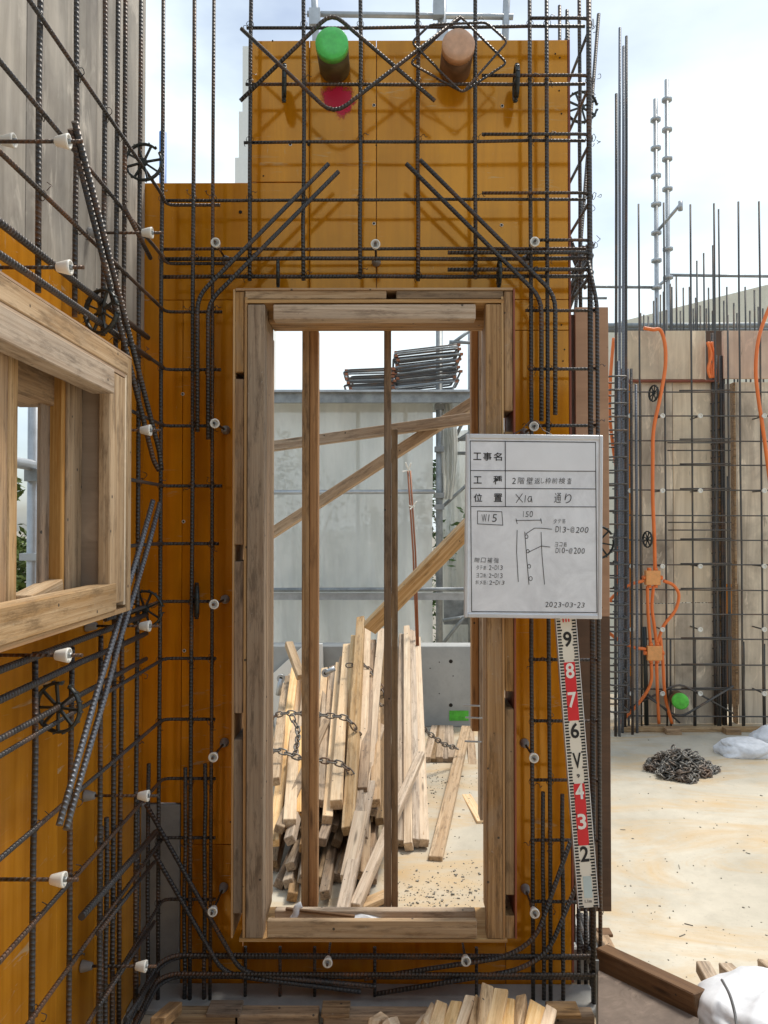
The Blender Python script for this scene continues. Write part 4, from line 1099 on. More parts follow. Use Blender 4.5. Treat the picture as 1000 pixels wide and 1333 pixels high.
# leaning battens: (near x, near y, near depth, far x, far y, far depth, width, height, material, label)
G = 'battens in the chained timber stack beyond the door'
bat = [
 (356, 1098, 3.62, 384, 872, 5.9, .05, .035, 'wood_fresh', 'bright batten on the far left of the timber stack'),
 (377, 1072, 3.66, 388, 885, 5.9, .055, .04, 'wood_fresh', 'broad pale batten left of the double stud, low end showing'),
 (357, 1018, 3.9, 372, 892, 5.9, .05, .04, 'wood_light', 'short-looking batten at the left jamb of the door'),
 (392, 1062, 3.8, 398, 872, 6.0, .05, .04, 'wood_fresh', 'pale batten half hidden by the double stud'),
 (416, 1046, 3.9, 424, 880, 6.0, .04, .04, 'wood_light', 'batten just right of the double stud'),
 (426, 1068, 3.76, 441, 866, 6.0, .045, .045, 'wood_fresh', 'yellow-toned batten right of the double stud with broken end below'),
 (438, 1048, 3.82, 452, 842, 6.1, .055, .05, 'wood_fresh', 'thick white-faced batten in the stack middle'),
 (454, 1082, 3.66, 470, 806, 6.1, .055, .045, 'wood_light', 'longest batten rising highest in the stack middle'),
 (468, 1050, 3.9, 478, 822, 6.1, .05, .045, 'wood_fresh', 'pale batten next to the longest one'),
 (476, 1040, 4.1, 497, 822, 6.1, .05, .05, 'wood_fresh', 'slanting white batten behind the single stud'),
 (484, 1058, 4.0, 487, 840, 6.0, .05, .04, 'wood_grey', 'greyish batten left of the single stud'),
 (494, 1070, 4.0, 500, 850, 6.0, .04, .04, 'wood_grey', 'grey batten mostly behind the single stud'),
 (519, 1098, 3.95, 524, 828, 6.05, .05, .04, 'wood_light', 'first batten of the bundle right of the single stud'),
 (532, 1103, 3.92, 530, 818, 6.05, .04, .05, 'wood_fresh', 'tallest batten of the bundle right of the single stud'),
 (541, 1098, 3.95, 536, 824, 6.05, .04, .05, 'wood_light', 'orange-toned batten of the right bundle'),
 (552, 1098, 3.95, 543, 832, 6.05, .045, .045, 'wood_fresh', 'pale right-hand batten of the right bundle'),
]
for (x0, y0, ya, x1, y1, yb, w, h, mt, lb) in bat:
    tag(timber('batten', P(x0, y0, ya), P(x1, y1, yb), w * 1.12, h * 1.1, M[mt], up=(random.uniform(-.25, .25), 0, 1), bev=.003), lb, 'batten', G)
top = [(420, 1042, 432, 872, 'wood_light', 'narrow brown batten just right of the double stud, beside the yellow one'), (447, 1052, 461, 830, 'wood_fresh', 'pale batten squeezed left of the longest one'), (461, 1060, 474, 850, 'wood_light', 'warm brown batten squeezed right of the longest one'),
       (472, 1030, 486, 836, 'wood', 'dark brown batten leaning behind the pale ones near the single stud'), (489, 1046, 492, 860, 'wood_light', 'brown batten hugging the left side of the single stud'), (430, 1056, 446, 858, 'wood_light', 'tan batten between the yellow-toned and the white-faced ones'),
       (368, 1080, 380, 880, 'wood_light', 'tan batten between the two bright ones on the far left'), (384, 1050, 394, 878, 'wood', 'brown batten showing just left of the double stud'), (526, 1094, 526, 836, 'wood', 'darker batten inside the right bundle'), (547, 1092, 540, 838, 'wood_orange', 'orange batten inside the right bundle')]
for (x0, y0, x1, y1, mt, lb) in top:
    tag(timber('batten', P(x0, y0, 3.98), P(x1, y1, 6.08), .05, .045, M[mt], up=(random.uniform(-.3, .3), 0, 1), bev=.003), lb, 'batten', G)
words = ('first', 'second', 'third', 'fourth', 'fifth', 'sixth', 'seventh', 'eighth', 'ninth', 'tenth', 'eleventh', 'twelfth')
for k in range(12):
    x0 = 358 + k * 12.5 + random.uniform(-4, 4); x1 = 374 + k * 11.5 + random.uniform(-5, 5)
    a, b = P(x0, 1066 + random.uniform(-16, 12), 3.95 + random.uniform(-.1, .2)), P(x1, 876 + random.uniform(-22, 10), 6.0)
    tag(timber('batten', a, b, .05, .045, M[random.choice(('wood_light', 'wood_fresh', 'wood_light', 'wood_grey'))], up=(random.uniform(-.4, .4), 0, 1), bev=.003),
        '%s inner batten from the left, tucked under the top layer of the stack' % words[k], 'batten', G)
# dark lower ends inside the stack
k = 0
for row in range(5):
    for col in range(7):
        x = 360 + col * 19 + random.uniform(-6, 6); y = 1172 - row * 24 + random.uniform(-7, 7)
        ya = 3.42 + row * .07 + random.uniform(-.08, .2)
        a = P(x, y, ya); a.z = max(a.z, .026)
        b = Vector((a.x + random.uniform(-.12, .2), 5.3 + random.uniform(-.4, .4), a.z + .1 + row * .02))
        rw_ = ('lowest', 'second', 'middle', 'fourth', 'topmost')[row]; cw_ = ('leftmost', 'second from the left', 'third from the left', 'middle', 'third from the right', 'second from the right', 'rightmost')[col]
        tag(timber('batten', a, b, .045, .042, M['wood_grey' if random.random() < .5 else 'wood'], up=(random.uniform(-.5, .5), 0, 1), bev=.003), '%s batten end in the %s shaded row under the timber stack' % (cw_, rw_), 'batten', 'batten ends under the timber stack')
for k in range(5):
    x = 478 + 9 * (k % 3); y = 1062 + 14 * (k // 3); a = P(x, y, 4.2 + .1 * k)
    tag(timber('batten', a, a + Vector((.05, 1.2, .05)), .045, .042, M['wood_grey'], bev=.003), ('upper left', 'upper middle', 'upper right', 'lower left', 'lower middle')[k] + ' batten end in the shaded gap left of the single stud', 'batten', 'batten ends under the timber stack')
for k in range(4):
    a = P(520 + 9 * k, 1098, 4.05); a.z = .03
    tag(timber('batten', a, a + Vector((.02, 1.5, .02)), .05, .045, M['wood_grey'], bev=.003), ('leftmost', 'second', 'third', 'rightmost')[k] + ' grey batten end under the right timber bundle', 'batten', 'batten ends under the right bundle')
loose = [
 ((462, 1182, 3.2), (548, 982, 4.4), .045, .04, 'wood_light', 'slim pale batten leaning across the gap right of the stack'),
 ((446, 1190, 3.15), (482, 1020, 4.1), .055, .04, 'wood_light', 'wide batten standing against the stack with low end at the sill'),
 ((452, 1145, 3.4), (470, 1060, 3.7), .06, .05, 'wood_fresh', 'batten with a broken splintered lower end'),
 ((567, 1120, 3.82), (607, 948, 6.0), .07, .04, 'wood_light', 'single long batten lying on the white floor right of the bundle'),
 ((620, 1066, 4.5), (612, 950, 6.2), .06, .03, 'wood_light', 'flat batten on the floor close to the right jamb'),
 ((628, 1072, 4.3), (606, 1035, 4.8), .06, .03, 'wood_fresh', 'short pale board on the floor at the right jamb'),
 ((482, 1148, 3.55), (488, 1106, 3.8), .06, .03, 'wood', 'stubby brown offcut on the floor left of the single stud'),
 ((466, 1182, 3.25), (512, 1162, 3.45), .06, .03, 'wood_light', 'short light offcut lying near the sill by the single stud'),
 ((376, 838, 5.5), (392, 882, 5.2), .055, .045, 'wood_light', 'broken batten end standing up at the left of the stack'),
]
for a, b, w, h, mt, lb in loose: tag(timber('batten', P(*a), P(*b), w, h, M[mt], bev=.003), lb, 'batten')
for k in range(5):
    tag(timber('batten', P(556 + 8 * k, 990 + 2 * (k % 2), 5.4), P(566 + 5 * k, 948, 6.2), .05, .05, M['wood_grey' if k % 2 else 'wood_light'], bev=.003), ('leftmost', 'second', 'middle', 'fourth', 'rightmost')[k] + ' short batten in the small bundle by the parapet', 'batten', 'small batten bundle by the parapet')
# long diagonal plank leaning in the opening
tag(timber('plank', P(481, 818, 4.6), P(640, 655, 4.2), .05, .09, M['wood_light'], up=(0, -.55, .9), bev=.003), 'thick pale plank slanting up behind the whiteboard', 'plank')
tag(timber('brace', P(340, 583, 3.9), P(626, 543, 3.5), .04, .05, M['wood_light'], bev=.002), 'nearly level timber brace across the upper door view', 'brace')
tag(timber('brace', P(345, 700, 3.95), P(618, 523, 3.55), .04, .05, M['wood_light'], bev=.002), 'steep timber brace crossing the level one', 'brace')
rp = root('timber_post', P(620, 800, 3.3), 'orange-lit timber post pair behind the right door jamb', 'post')
X0 = P(614, 680, 3.3).x; X1 = P(623, 680, 3.3).x; X2 = P(627.5, 680, 3.3).x
block('upright', X0, X1, 3.3, 3.36, zat(952, 3.3), zat(420, 3.3), M['wood_orange'], rp, 'z'); block('upright', X1 + .002, X2, 3.28, 3.36, zat(1066, 3.3), zat(420, 3.3), M['wood_light'], rp, 'z')
for x, y in ((613, 918), (616, 934), (615, 965)): MB().tube([P(x - 10, y, 3.27), P(x + 12, y + 1, 3.27)], .004, 6).build('nail', M['steel'], rp)

# chains round the stack
LK = MB().tube(link_mesh(.052, .03), .0046, 6, closed=True).mesh('link', True); LK.materials.append(M['chain'])
def chain(pts, label):
    line = curve(pts, 10); seg = .039
    t = root('chain', pts[0], label, 'chain', 'chains round the timber stack')
    acc = 0; kk = 0; last = line[0]; tgt = 0.0
    for p, q in zip(line[:-1], line[1:]):
        L = (q - p).length
        while tgt <= acc + L:
            c = p + (q - p) * ((tgt - acc) / L); d = (q - p).normalized()
            z = Vector((0, -1, .3)); z = (z - d * z.dot(d)).normalized(); x = d.cross(z)
            m = Matrix((x, d, z)).transposed().to_4x4(); m.translation = c
            link('link', LK, None, t, m @ Matrix.Rotation(R(90 * (kk % 2) + 20), 4, 'Y')); kk += 1; tgt += seg
        acc += L
chain([P(352, 935, 4.55), P(368, 929, 4.5), P(392, 929, 4.48), P(420, 931, 4.45), P(450, 935, 4.45), P(463, 950, 4.45), P(475, 968, 4.6)], 'upper chain slung across the left of the timber stack')
chain([P(352, 977, 4.15), P(366, 978, 4.12), P(392, 987, 4.1), P(420, 990, 4.1), P(446, 996, 4.08), P(462, 1015, 4.05), P(471, 1040, 4.05)], 'lower chain slung across the timber stack')
chain([P(455, 866, 5.4), P(474, 866, 5.4), P(490, 884, 5.35), P(508, 915, 5.2), P(520, 930, 5.1), P(550, 948, 5.1), P(575, 967, 5.2), P(594, 974, 5.3)], 'long chain sagging from the stack middle to the small bundle')
chain([P(478, 905, 5.2), P(497, 918, 5.15), P(518, 932, 5.1)], 'short chain left of the dark shackle')
chain([P(381, 935, 4.4), P(388, 952, 4.35), P(386, 972, 4.2), P(384, 984, 4.1)], 'vertical chain strand linking the two left chains')
tag(MB().lathe([(.02, -.02), (.03, -.012), (.03, .012), (.02, .02)], 14, Matrix.Translation(P(520, 931, 5.06)) @ ZtoY()).build('shackle', M['wire'], None, True), 'round dark shackle on the long chain', 'shackle')
for (x0, y0, x1, y1, lb) in ((366, 883, 362, 905, 'steel clamp handle at the left of the timber stack'), (424, 876, 436, 870, 'steel clamp handle behind the double stud')):
    Y = 5.3; a, b = P(x0, y0, Y), P(x1, y1, Y); t = root('clamp_handle', a, lb, 'clamp')
    MB().tube([a, b], .018, 8).build('arm', M['steel'], t, True); MB().lathe([(.028, -.012), (.028, .012)], 14, Matrix.Translation(a) @ ZtoY()).build('eye', M['steel'], t, True)
    MB().lathe([(.012, .0125), (.01, .014)], 10, Matrix.Translation(a) @ ZtoY()).build('eye_hole', M['hole'], t)
# thin copper-brown rods with white ties
rt = root('thin_rod', P(545, 900, 5.9), 'pair of thin brown rods tied with white strips leaning by the stack', 'rod')
for dx in (0, 3): MB().tube([P(531 + dx, 612, 5.9), P(538 + dx, 720, 5.9), P(545 + dx * .5, 900, 5.9)], .008, 6).build('rod', M['copper'], rt, True)
for x, y in ((532, 612), (537, 660), (541, 757)):
    c = P(x, y, 5.88); m = MB()
    for k in range(4): m.tube([c, c + Vector((random.uniform(-.05, .05), -.02, random.uniform(-.02, .06)))], .006, 5)
    m.build('strip_tie', M['white_plastic'], rt)

# scaffold behind: sheet, pipes, deck, braces
YSC = 7.4
sc_ = root('scaffold', P(500, 840, YSC), 'steel scaffold with deck behind white mesh sheet beyond the door', 'scaffold')
def pipe(parent, a, b, r=.0243, mat='steel', n=10, name='pipe'): return MB().tube([a, b], r, n).build(name, M[mat], parent, True)
pipe(sc_, P(572, 430, YSC), P(572, 900, YSC), .034, 'steel_dull'); pipe(sc_, P(612, 430, YSC + .9), P(612, 560, YSC + .9)); pipe(sc_, P(613, 560, YSC + .5), P(613, 840, YSC + .5), .028, 'steel_dull')
pipe(sc_, P(330, 641, YSC - .12), P(566, 640, YSC - .12), .022)
pipe(sc_, P(330, 768, YSC - .15), P(640, 767, YSC - .15), .02, 'steel_dull')
m = MB(); a, b = P(330, 781, YSC - .1), P(640, 772, YSC - .1); m.mm(a.x, b.x, YSC - .1, YSC - .06, a.z, b.z); m.build('deck_edge', M['steel'], sc_)
m = MB(); a, b = P(330, 524, YSC - .25), P(612, 510, YSC - .25); m.mm(a.x, b.x, YSC - .25, YSC - .2, a.z, b.z); m.build('deck_edge', M['steel_dull'], sc_)
m = MB(); a, b = P(330, 510, YSC - .3), P(612, 507, YSC - .3); m.mm(a.x, b.x, YSC - .3, YSC + 1.0, a.z, b.z); m.build('deck', M['steel'], sc_)
for x, y in ((572, 530), (572, 585), (572, 645), (572, 660)):
    c = P(x, y, YSC - .03); MB().box(c, (.09, .09, .05)).build('coupler', M['steel_dull'], sc_)
for a, b in (((575, 840), (615, 790)), ((575, 808), (625, 800)), ((570, 590), (640, 545)), ((585, 585), (625, 505)), ((590, 572), (640, 572)), ((590, 590), (640, 590)), ((576, 660), (620, 620)), ((585, 450), (612, 430)), ((585, 445), (615, 446))):
    pipe(sc_, P(*a, YSC + .5), P(*b, YSC + .5), .018, 'steel_dull')
MB().mm(P(578, 795, YSC + .6).x, P(640, 795, YSC + .6).x, YSC + .6, YSC + .65, zat(813, YSC + .6), zat(780, YSC + .6)).build('deck_edge', M['steel_dull'], sc_)
def sheet(name, x0, x1, y0, y1, Y, label, top=0.0, bulge=0.0):
    nx, nz_ = 40, 14; m = MB(); vs = []
    for j in range(nz_ + 1):
        for i in range(nx + 1):
            u, v = i / nx, j / nz_; y = y1 + (y0 + top * (1 - u) - y1) * v; p = P(x0 + (x1 - x0) * u, y, Y)
            p.y += .05 * math.sin(u * 23 + 2 * math.sin(v * 3)) + .03 * math.sin(u * 51 + v * 5) + .03 * math.sin(v * 9 + u * 4); p.x += bulge * math.sin(v * math.pi) * u
            vs.append(p)
    fs = [(j * (nx + 1) + i, j * (nx + 1) + i + 1, (j + 1) * (nx + 1) + i + 1, (j + 1) * (nx + 1) + i) for j in range(nz_) for i in range(nx)]
    m.add(vs, fs); me = m.mesh(name, True); o = link(name, me, M['sheet'], None, Matrix()); tag(o, label, 'mesh sheet'); return o
sheet('mesh_sheet', 320, 563, 516, 860, YSC + .12, 'long white mesh sheet hung under the scaffold deck')
sheet('mesh_sheet', 572, 660, 560, 850, YSC + 1.6, 'grey mesh sheet behind the scaffold braces beside the whiteboard')
sheet('mesh_sheet', 574, 588, 524, 650, YSC + .0, 'narrow mesh sheet flap curling right of the scaffold standard', bulge=.06)
for x in (352, 408, 466, 528): pipe(sc_, P(x, 520, YSC + .75), P(x, 860, YSC + .75), .022, 'steel_dull')
# stacks of stirrups on the deck
def stirrups(x0, x1, yb, n, hstep, label, tilt, seed):
    rnd = random.Random(seed); Y = YSC - .1
    a, b = P(x0, yb, Y), P(x1, yb, Y); t = root('stirrup_stack', (a + b) / 2, label, 'stirrup stack', 'stirrup stacks on the scaffold deck')
    W = b.x - a.x
    for k in range(n):
        z = a.z + .014 + k * hstep; dx = rnd.uniform(-.035, .035); dy = rnd.uniform(-.03, .03); tl = tilt + rnd.uniform(-.02, .02)
        q = [Vector((a.x + dx, Y + dy, z)), Vector((b.x + dx, Y + dy, z + tl * W)), Vector((b.x + dx, Y + dy + .45, z + tl * W)), Vector((a.x + dx, Y + dy + .45, z))]
        pts = fillet([(q[3] + q[0]) / 2] + q + [(q[3] + q[0]) / 2 - Vector((0, 0, .003))], .05, 3)
        MB().tube(pts, .0105, 6).build('stirrup', M['bar_far'] if k % 3 else M['steel_dull'], t, True)
        if k % 2 == 0:
            for e in (q[0], q[1]): MB().box(e + Vector((0, .02, 0)), (.035, .03, .022)).build('rusty_corner', M['copper'], t)
stirrups(452, 512, 506, 9, .021, 'smaller left stack of rusty stirrups on the scaffold deck', .04, 2)
stirrups(515, 597, 506, 17, .0215, 'tall right stack of rusty stirrups on the scaffold deck', .11, 3)

# foliage
def tree(name, c, rx, rz, n, leaf, mat, label, th, seed, lean=0):
    rnd = random.Random(seed); t = root(name, (c[0], c[1], -4.5), label, 'tree' if 'tree' in name else 'shrub')
    zt = c[2] - rz * .3
    tm = MB().tube([(c[0] + .3, c[1], -4.5), (c[0] + .1, c[1], (zt - 4.5) / 2), (c[0], c[1], zt)], th, 8, r2=th * .5)
    for k in range(9):
        a = rnd.uniform(0, 6.28); p0 = Vector((c[0], c[1], zt - rnd.uniform(0, rz * .4)))
        tm.tube([p0, p0 + Vector((math.cos(a) * rx * .4, math.sin(a) * rx * .4, rz * rnd.uniform(.1, .6))), p0 + Vector((math.cos(a) * rx * .75, math.sin(a) * rx * .75, rz * rnd.uniform(.4, 1.1)))], th * .35, 5, r2=th * .08)
    tm.build('trunk', M['bark'], t, True)
    cl = [(Vector((rnd.gauss(0, .5) * rx, rnd.gauss(0, .5) * rx, rnd.gauss(0, .5) * rz)), rnd.uniform(.14, .34) * rx) for _ in range(36)]
    vs = []; fs = []
    for k in range(n):
        cc, rr = rnd.choice(cl); d = Vector((rnd.gauss(0, 1), rnd.gauss(0, 1), rnd.gauss(0, 1))).normalized() * rr * rnd.random() ** .4
        p = Vector(c) + cc + d; u = Vector((rnd.gauss(0, 1), rnd.gauss(0, 1), rnd.gauss(0, .6))).normalized(); w = u.cross(Vector((rnd.gauss(0, 1), rnd.gauss(0, 1), rnd.gauss(0, 1)))).normalized()
        l = leaf * rnd.uniform(.6, 1.3); i = len(vs)
        vs += [p - u * l, p + w * l * .38, p + u * l, p - w * l * .38]; fs.append((i, i + 1, i + 2, i + 3))
    m = MB(); m.add(vs, fs); o = m.build('crown', M[mat], t); return t
tree('leafy_tree', (-1.3, 10.5, .9), 2.2, 1.6, 12000, .05, 'leaf', 'green tree blurred behind the white mesh sheet', .14, 5)
tree('leafy_tree', (1.25, 10.0, 1.4), 1.2, 1.3, 7000, .05, 'leaf', 'green tree behind the scaffold right of the mesh sheet', .1, 6)
c = PX(28, 740, -3.6); tree('leafy_shrub', (c.x - .2, c.y, c.z - .2), .8, .75, 6000, .06, 'leaf2', 'yellow-green shrub seen through the left window', .06, 9)
# scaffold pole outside the left window
so = root('scaffold_pole', PX(45, 800, -1.75), 'galvanised scaffold pole outside the left window', 'scaffold pole')
pp = PX(44, 620, -1.75); pipe(so, Vector((pp.x, pp.y, -1)), Vector((pp.x, pp.y, zat(300, pp.y))), .03)
pt = PX(38, 492, -1.75); MB().box(Vector((pp.x, pp.y, pt.z)), (.085, .09, .03)).build('coupler', M['steel'], so); MB().box(Vector((pp.x + .01, pp.y - .02, pt.z - .04)), (.07, .08, .05)).build('coupler', M['steel'], so)
pt = PX(38, 605, -1.75); pipe(so, Vector((pp.x, pp.y - 1.5, pt.z)), Vector((pp.x, pp.y + .02, pt.z)), .027); MB().box(Vector((pp.x + .01, pp.y - .01, pt.z - .05)), (.07, .08, .06)).build('coupler', M['steel_dull'], so)
pt = PX(38, 725, -1.75); MB().box(Vector((pp.x, pp.y, pt.z)), (.09, .1, .035)).build('coupler', M['steel'], so)

# ------------------------------------------------------------------ top: guard rail behind the wall, blue post, distant edge
gr = root('guard_rail', P(540, 40, 4.2), 'galvanised guard rail standing behind the top of the wall', 'guard rail')
Y = 4.2
pipe(gr, P(400, 18, Y), P(668, 22, Y), .016); pipe(gr, P(408, -60, Y), P(413, 120, Y), .02); pipe(gr, P(662, -60, Y), P(655, 120, Y), .02); pipe(gr, P(574, -80, Y), P(578, 200, Y), .026)
for x, y in ((571, 12), (576, 48), (410, 24)): MB().box(P(x, y, Y - .03), (.06, .05, .09)).build('coupler', M['steel'], gr)
pipe(gr, P(571, 45, Y), P(590, 70, Y), .01); pipe(gr, P(624, 45, Y), P(612, 62, Y), .01)
tag(MB().tube([P(212, 172, 4.8), P(212, 420, 4.8)], .022, 10).build('blue_post', M['blue'], None, True), 'blue post top showing above the left corner of the wall', 'post')
bd = root('distant_block', P(320, 400, 30), 'pale distant building edge left of the upper orange panel', 'building')
for x0, x1, y0 in ((316, 330, 60), (311, 332, 145), (306, 332, 205)):
    a, b = P(x0, y0, 30 + x0 * .01), P(x1 + 2, y0, 30 + x0 * .01); MB().mm(a.x, b.x, a.y, a.y + 6, -4.5, a.z).build('wall_block', M['white_print'], bd)

# ------------------------------------------------------------------ right background
YR, YRB = 6.45, 6.33
rw = root('formwork_wall', (xat(880, YR), YR, 0), 'far right formwork wall of stained pale plywood panels', 'formwork')
def rp_(x0, x1, y0, y1, mat, Y=YR, name='plywood_panel', dy=0.0, th=.014): return block(name, xat(x0, Y) + .004, xat(x1, Y) - .004, Y + dy, Y + dy + th, max(zat(y1, Y), .005), zat(y0, Y), M[mat], rw, 'x', .001)
rp_(822, 836, 498, 946, 'ply_stain'); rp_(836, 877, 498, 785, 'ply_stain', dy=.001); rp_(836, 877, 786, 946, 'ply_pale'); rp_(877, 936, 498, 784, 'ply_pale'); rp_(877, 936, 785, 946, 'ply_stain', dy=.001)
rp_(960, 1010, 498, 946, 'ply_stain'); rp_(1010, 1100, 498, 946, 'ply_pale')
rp_(813, 921, 431, 494, 'ply_pale', Y=YR - .04, th=.03); rp_(943, 1100, 431, 493, 'ply_pink', Y=YR - .04, th=.03)
rp_(818, 936, 494.8, 497, 'red_edge', Y=YR - .05, th=.06, name='edge_strip')
for x0, x1 in ((936, 940), (956, 960)): rp_(x0, x1, 498, 946, 'wood', name='batten', th=.07)
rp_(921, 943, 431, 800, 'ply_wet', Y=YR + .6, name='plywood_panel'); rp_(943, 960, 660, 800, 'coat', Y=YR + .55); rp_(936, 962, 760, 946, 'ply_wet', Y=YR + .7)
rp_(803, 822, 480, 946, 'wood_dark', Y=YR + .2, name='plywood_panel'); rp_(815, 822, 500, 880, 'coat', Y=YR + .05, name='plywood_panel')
rp_(941, 958, 500, 760, 'conc', Y=YR + .4)
tag(block('kerb_timber', xat(800, 6.2), 6.5, 6.2, 6.26, 0, .035, M['wood_light'], None, 'x', .004), 'long pale kerb timber at the foot of the far right wall', 'timber')
for x, lb in ((875, 'dark wood block on the far kerb timber, left one'), (952, 'dark wood block on the far kerb timber, right one')):
    p = P(x, 946, 6.17); tag(block('wood_block', p.x - .06, p.x + .06, 6.12, 6.197, .0, .045, M['wood'], None, 'x', .002), lb, 'wood block')
rr = root('rebar_mat', (xat(880, YRB), YRB, 0), 'grid of thin bars in front of the far right plywood wall', 'rebar')
def rz(y): return zat(y, YRB)
for x in (834, 867, 902, 933, 965, 992): bar(rr, [(xat(x, YRB), YRB, 0), (xat(x, YRB), YRB, rz(265 + random.uniform(-2, 2)))], .0078, 'bar_far', 6)
for x, y in ((870, 832), (902, 832), (934, 834), (946, 620), (965, 835), (992, 838), (948, 410)): bar(rr, [(xat(x + 2.5, YRB), YRB + .01, 0), (xat(x + 2.5, YRB), YRB + .01, rz(y))], .0078, 'bar_far', 6)
for i, y in enumerate((511, 542, 574, 606, 638, 671, 703, 735, 767, 799, 831, 865, 896, 931)):
    bar(rr, [(xat(797, YRB), YRB - .015, rz(y - 3 + random.uniform(-2, 2))), (xat(822, YRB), YRB - .015, rz(y)), (xat(1060, YRB), YRB - .015, rz(y + random.uniform(0, 2)))], .0062, 'bar_far', 6)
    if i % 4 != 1: bar(rr, [(xat(884, YRB), YRB - .03, rz(y - 1.5)), (xat(950, YRB), YRB - .03, rz(y - 2))], .0062, 'bar_far', 6)
for y in (577, 587, 680, 690): bar(rr, [(xat(868, YRB), YRB - .03, rz(y)), (xat(950, YRB), YRB - .03, rz(y))], .0058, 'bar_far', 6)
for x in (936, 941, 947, 950): bar(rr, [(xat(x, YRB), YRB + .1, 0), (xat(x, YRB), YRB + .1, rz(430 + 15 * (x % 3)))], .011, 'bar', 6)
for k in range(24):
    y = 505 + k * 18; bar(rr, [(xat(934, YRB), YRB + .12, rz(y)), (xat(952, YRB), YRB + .12, rz(y - 3))], .0058, 'bar_far', 6)
bar(rr, [P(885, 941, YRB - .04), P(827 + 13, 900, YRB - .04)], .008, 'bar_far', 6); bar(rr, [P(812, 925, YRB - .04), P(885, 889, YRB - .04), P(955, 929, YRB - .04)], .009, 'bar_far', 6, .08)
bar(rr, [P(840, 905, YRB - .05), P(885, 935, YRB - .05), P(955, 893, YRB - .05)], .009, 'bar_far', 6, .08)
# dense column cage
cc = root('column_cage', (xat(808, 6.05), 6.05, 0), 'dense bundle of tall column bars with close hoops', 'rebar')
for k, (x, yt, dxx) in enumerate(((800, 122, 0), (805, 36, -1), (810, 60, 1), (814, 47, 2), (817, 480, 0), (805, 470, 0), (822, 480, 0), (828, 500, 0))):
    Y = 6.08 + .05 * (k % 5); b_ = xat(x if yt > 300 else 800 + (x - 800) * .9, Y); tp = P(x + 0 if yt > 300 else 809 + (x - 807) * .95, yt, Y)
    bar(cc, [(b_, Y, 0), (tp.x, Y, tp.z)], .0115 if yt < 300 else .011, 'bar_col' if k % 3 else 'bar', 6)
for k in range(26):
    y = 492 + 17.3 * k; z = zat(y, 6.1)
    q = [Vector((xat(794, 6.05), 6.04, z)), Vector((xat(818, 6.05), 6.04, z)), Vector((xat(820, 6.05), 6.32, z)), Vector((xat(794, 6.05), 6.32, z))]
    bar(cc, [(q[3] + q[0]) / 2] + q + [(q[3] + q[0]) / 2], .0075, 'bar_far', 6, .03, 'hoop')
# starter bars and scaffold on the far side
sb = root('starter_bars', (3.0, 7.6, 0), 'row of thin vertical starter bars rising behind the far right wall', 'rebar')
for x, yt in [(853, 392), (857, 388), (862, 384), (866, 380), (875, 370), (877, 374), (883, 361), (892, 375), (900, 374), (908, 388), (910, 340), (919, 330), (925, 375), (931, 320), (939, 273), (945, 392), (949, 374), (958, 395), (973, 374), (836, 408), (840, 410), (905, 402), (914, 398), (922, 402), (930, 405), (962, 408), (979, 405), (990, 400), (996, 402), (888, 405), (870, 404), (985, 378), (846, 412)]:
    Y = 7.6 + random.uniform(-.3, .5); bar(sb, [(xat(x, Y), Y, -.2), (xat(x, Y), Y, zat(yt, Y))], .009, 'bar_far', 5)
fs_ = root('scaffold', P(865, 430, 8.6), 'two tall galvanised scaffold standards with clamps against the sky', 'scaffold')
Y = 8.6
for x, yt, cl in ((857, 130, (157, 194, 230, 267, 304, 340, 375)), (872, 105, (131, 170, 208, 247, 325, 362))):
    pipe(fs_, Vector((xat(x, Y), Y, -.5)), Vector((xat(x, Y), Y, zat(yt, Y))), .024)
    for c_ in cl: MB().lathe([(.035, -.02), (.058, -.014), (.058, .014), (.035, .02)], 10, Matrix.Translation((xat(x, Y), Y, zat(c_, Y)))).build('clamp', M['steel'], fs_, True)
pipe(fs_, P(855, 302, Y), P(886, 266, Y - .4), .018); pipe(fs_, P(886, 262, Y - .4), P(886, 274, Y - .4), .024); pipe(fs_, P(855, 374, Y), P(872, 360, Y), .018)
pipe(fs_, P(872, 358, Y), P(1040, 360, Y), .017, 'steel_dull'); pipe(fs_, P(690, 372, Y), P(855, 374, Y), .017, 'steel_dull'); pipe(fs_, P(690, 388, Y), P(790, 388, Y), .015, 'steel_dull')
pipe(fs_, P(790, 424, 8.2), P(1060, 423, 8.2), .028, 'steel_dull'); pipe(fs_, P(790, 429, 8.3), P(1060, 430, 8.3), .03, 'steel_dull')
m = MB(); Y = 14; q = [P(770, 428, Y), P(1200, 320, Y)]; 
m.add([(q[0].x, Y, -4.5), (q[1].x, Y, -4.5), tuple(q[1]), tuple(q[0]), (q[0].x, Y + 4, -4.5), (q[1].x, Y + 4, -4.5), (q[1].x, Y + 4, q[1].z), (q[0].x, Y + 4, q[0].z)],
      [(0, 1, 2, 3), (5, 4, 7, 6), (3, 2, 6, 7), (1, 5, 6, 2), (4, 0, 3, 7)])
tag(m.build('gable_building', M['far_wall']), 'cream rendered building with sloping top behind the starter bars', 'building')
tag(MB().tube([(fx(786), 4.0, 0), (xat(783, 4.0), 4.0, zat(19, 4.0))], .0095, 8).build('rebar', M['bar'], None, True), 'lone tall bar rising right of the wall corner', 'rebar')
bpy.data.objects[-1] if False else None
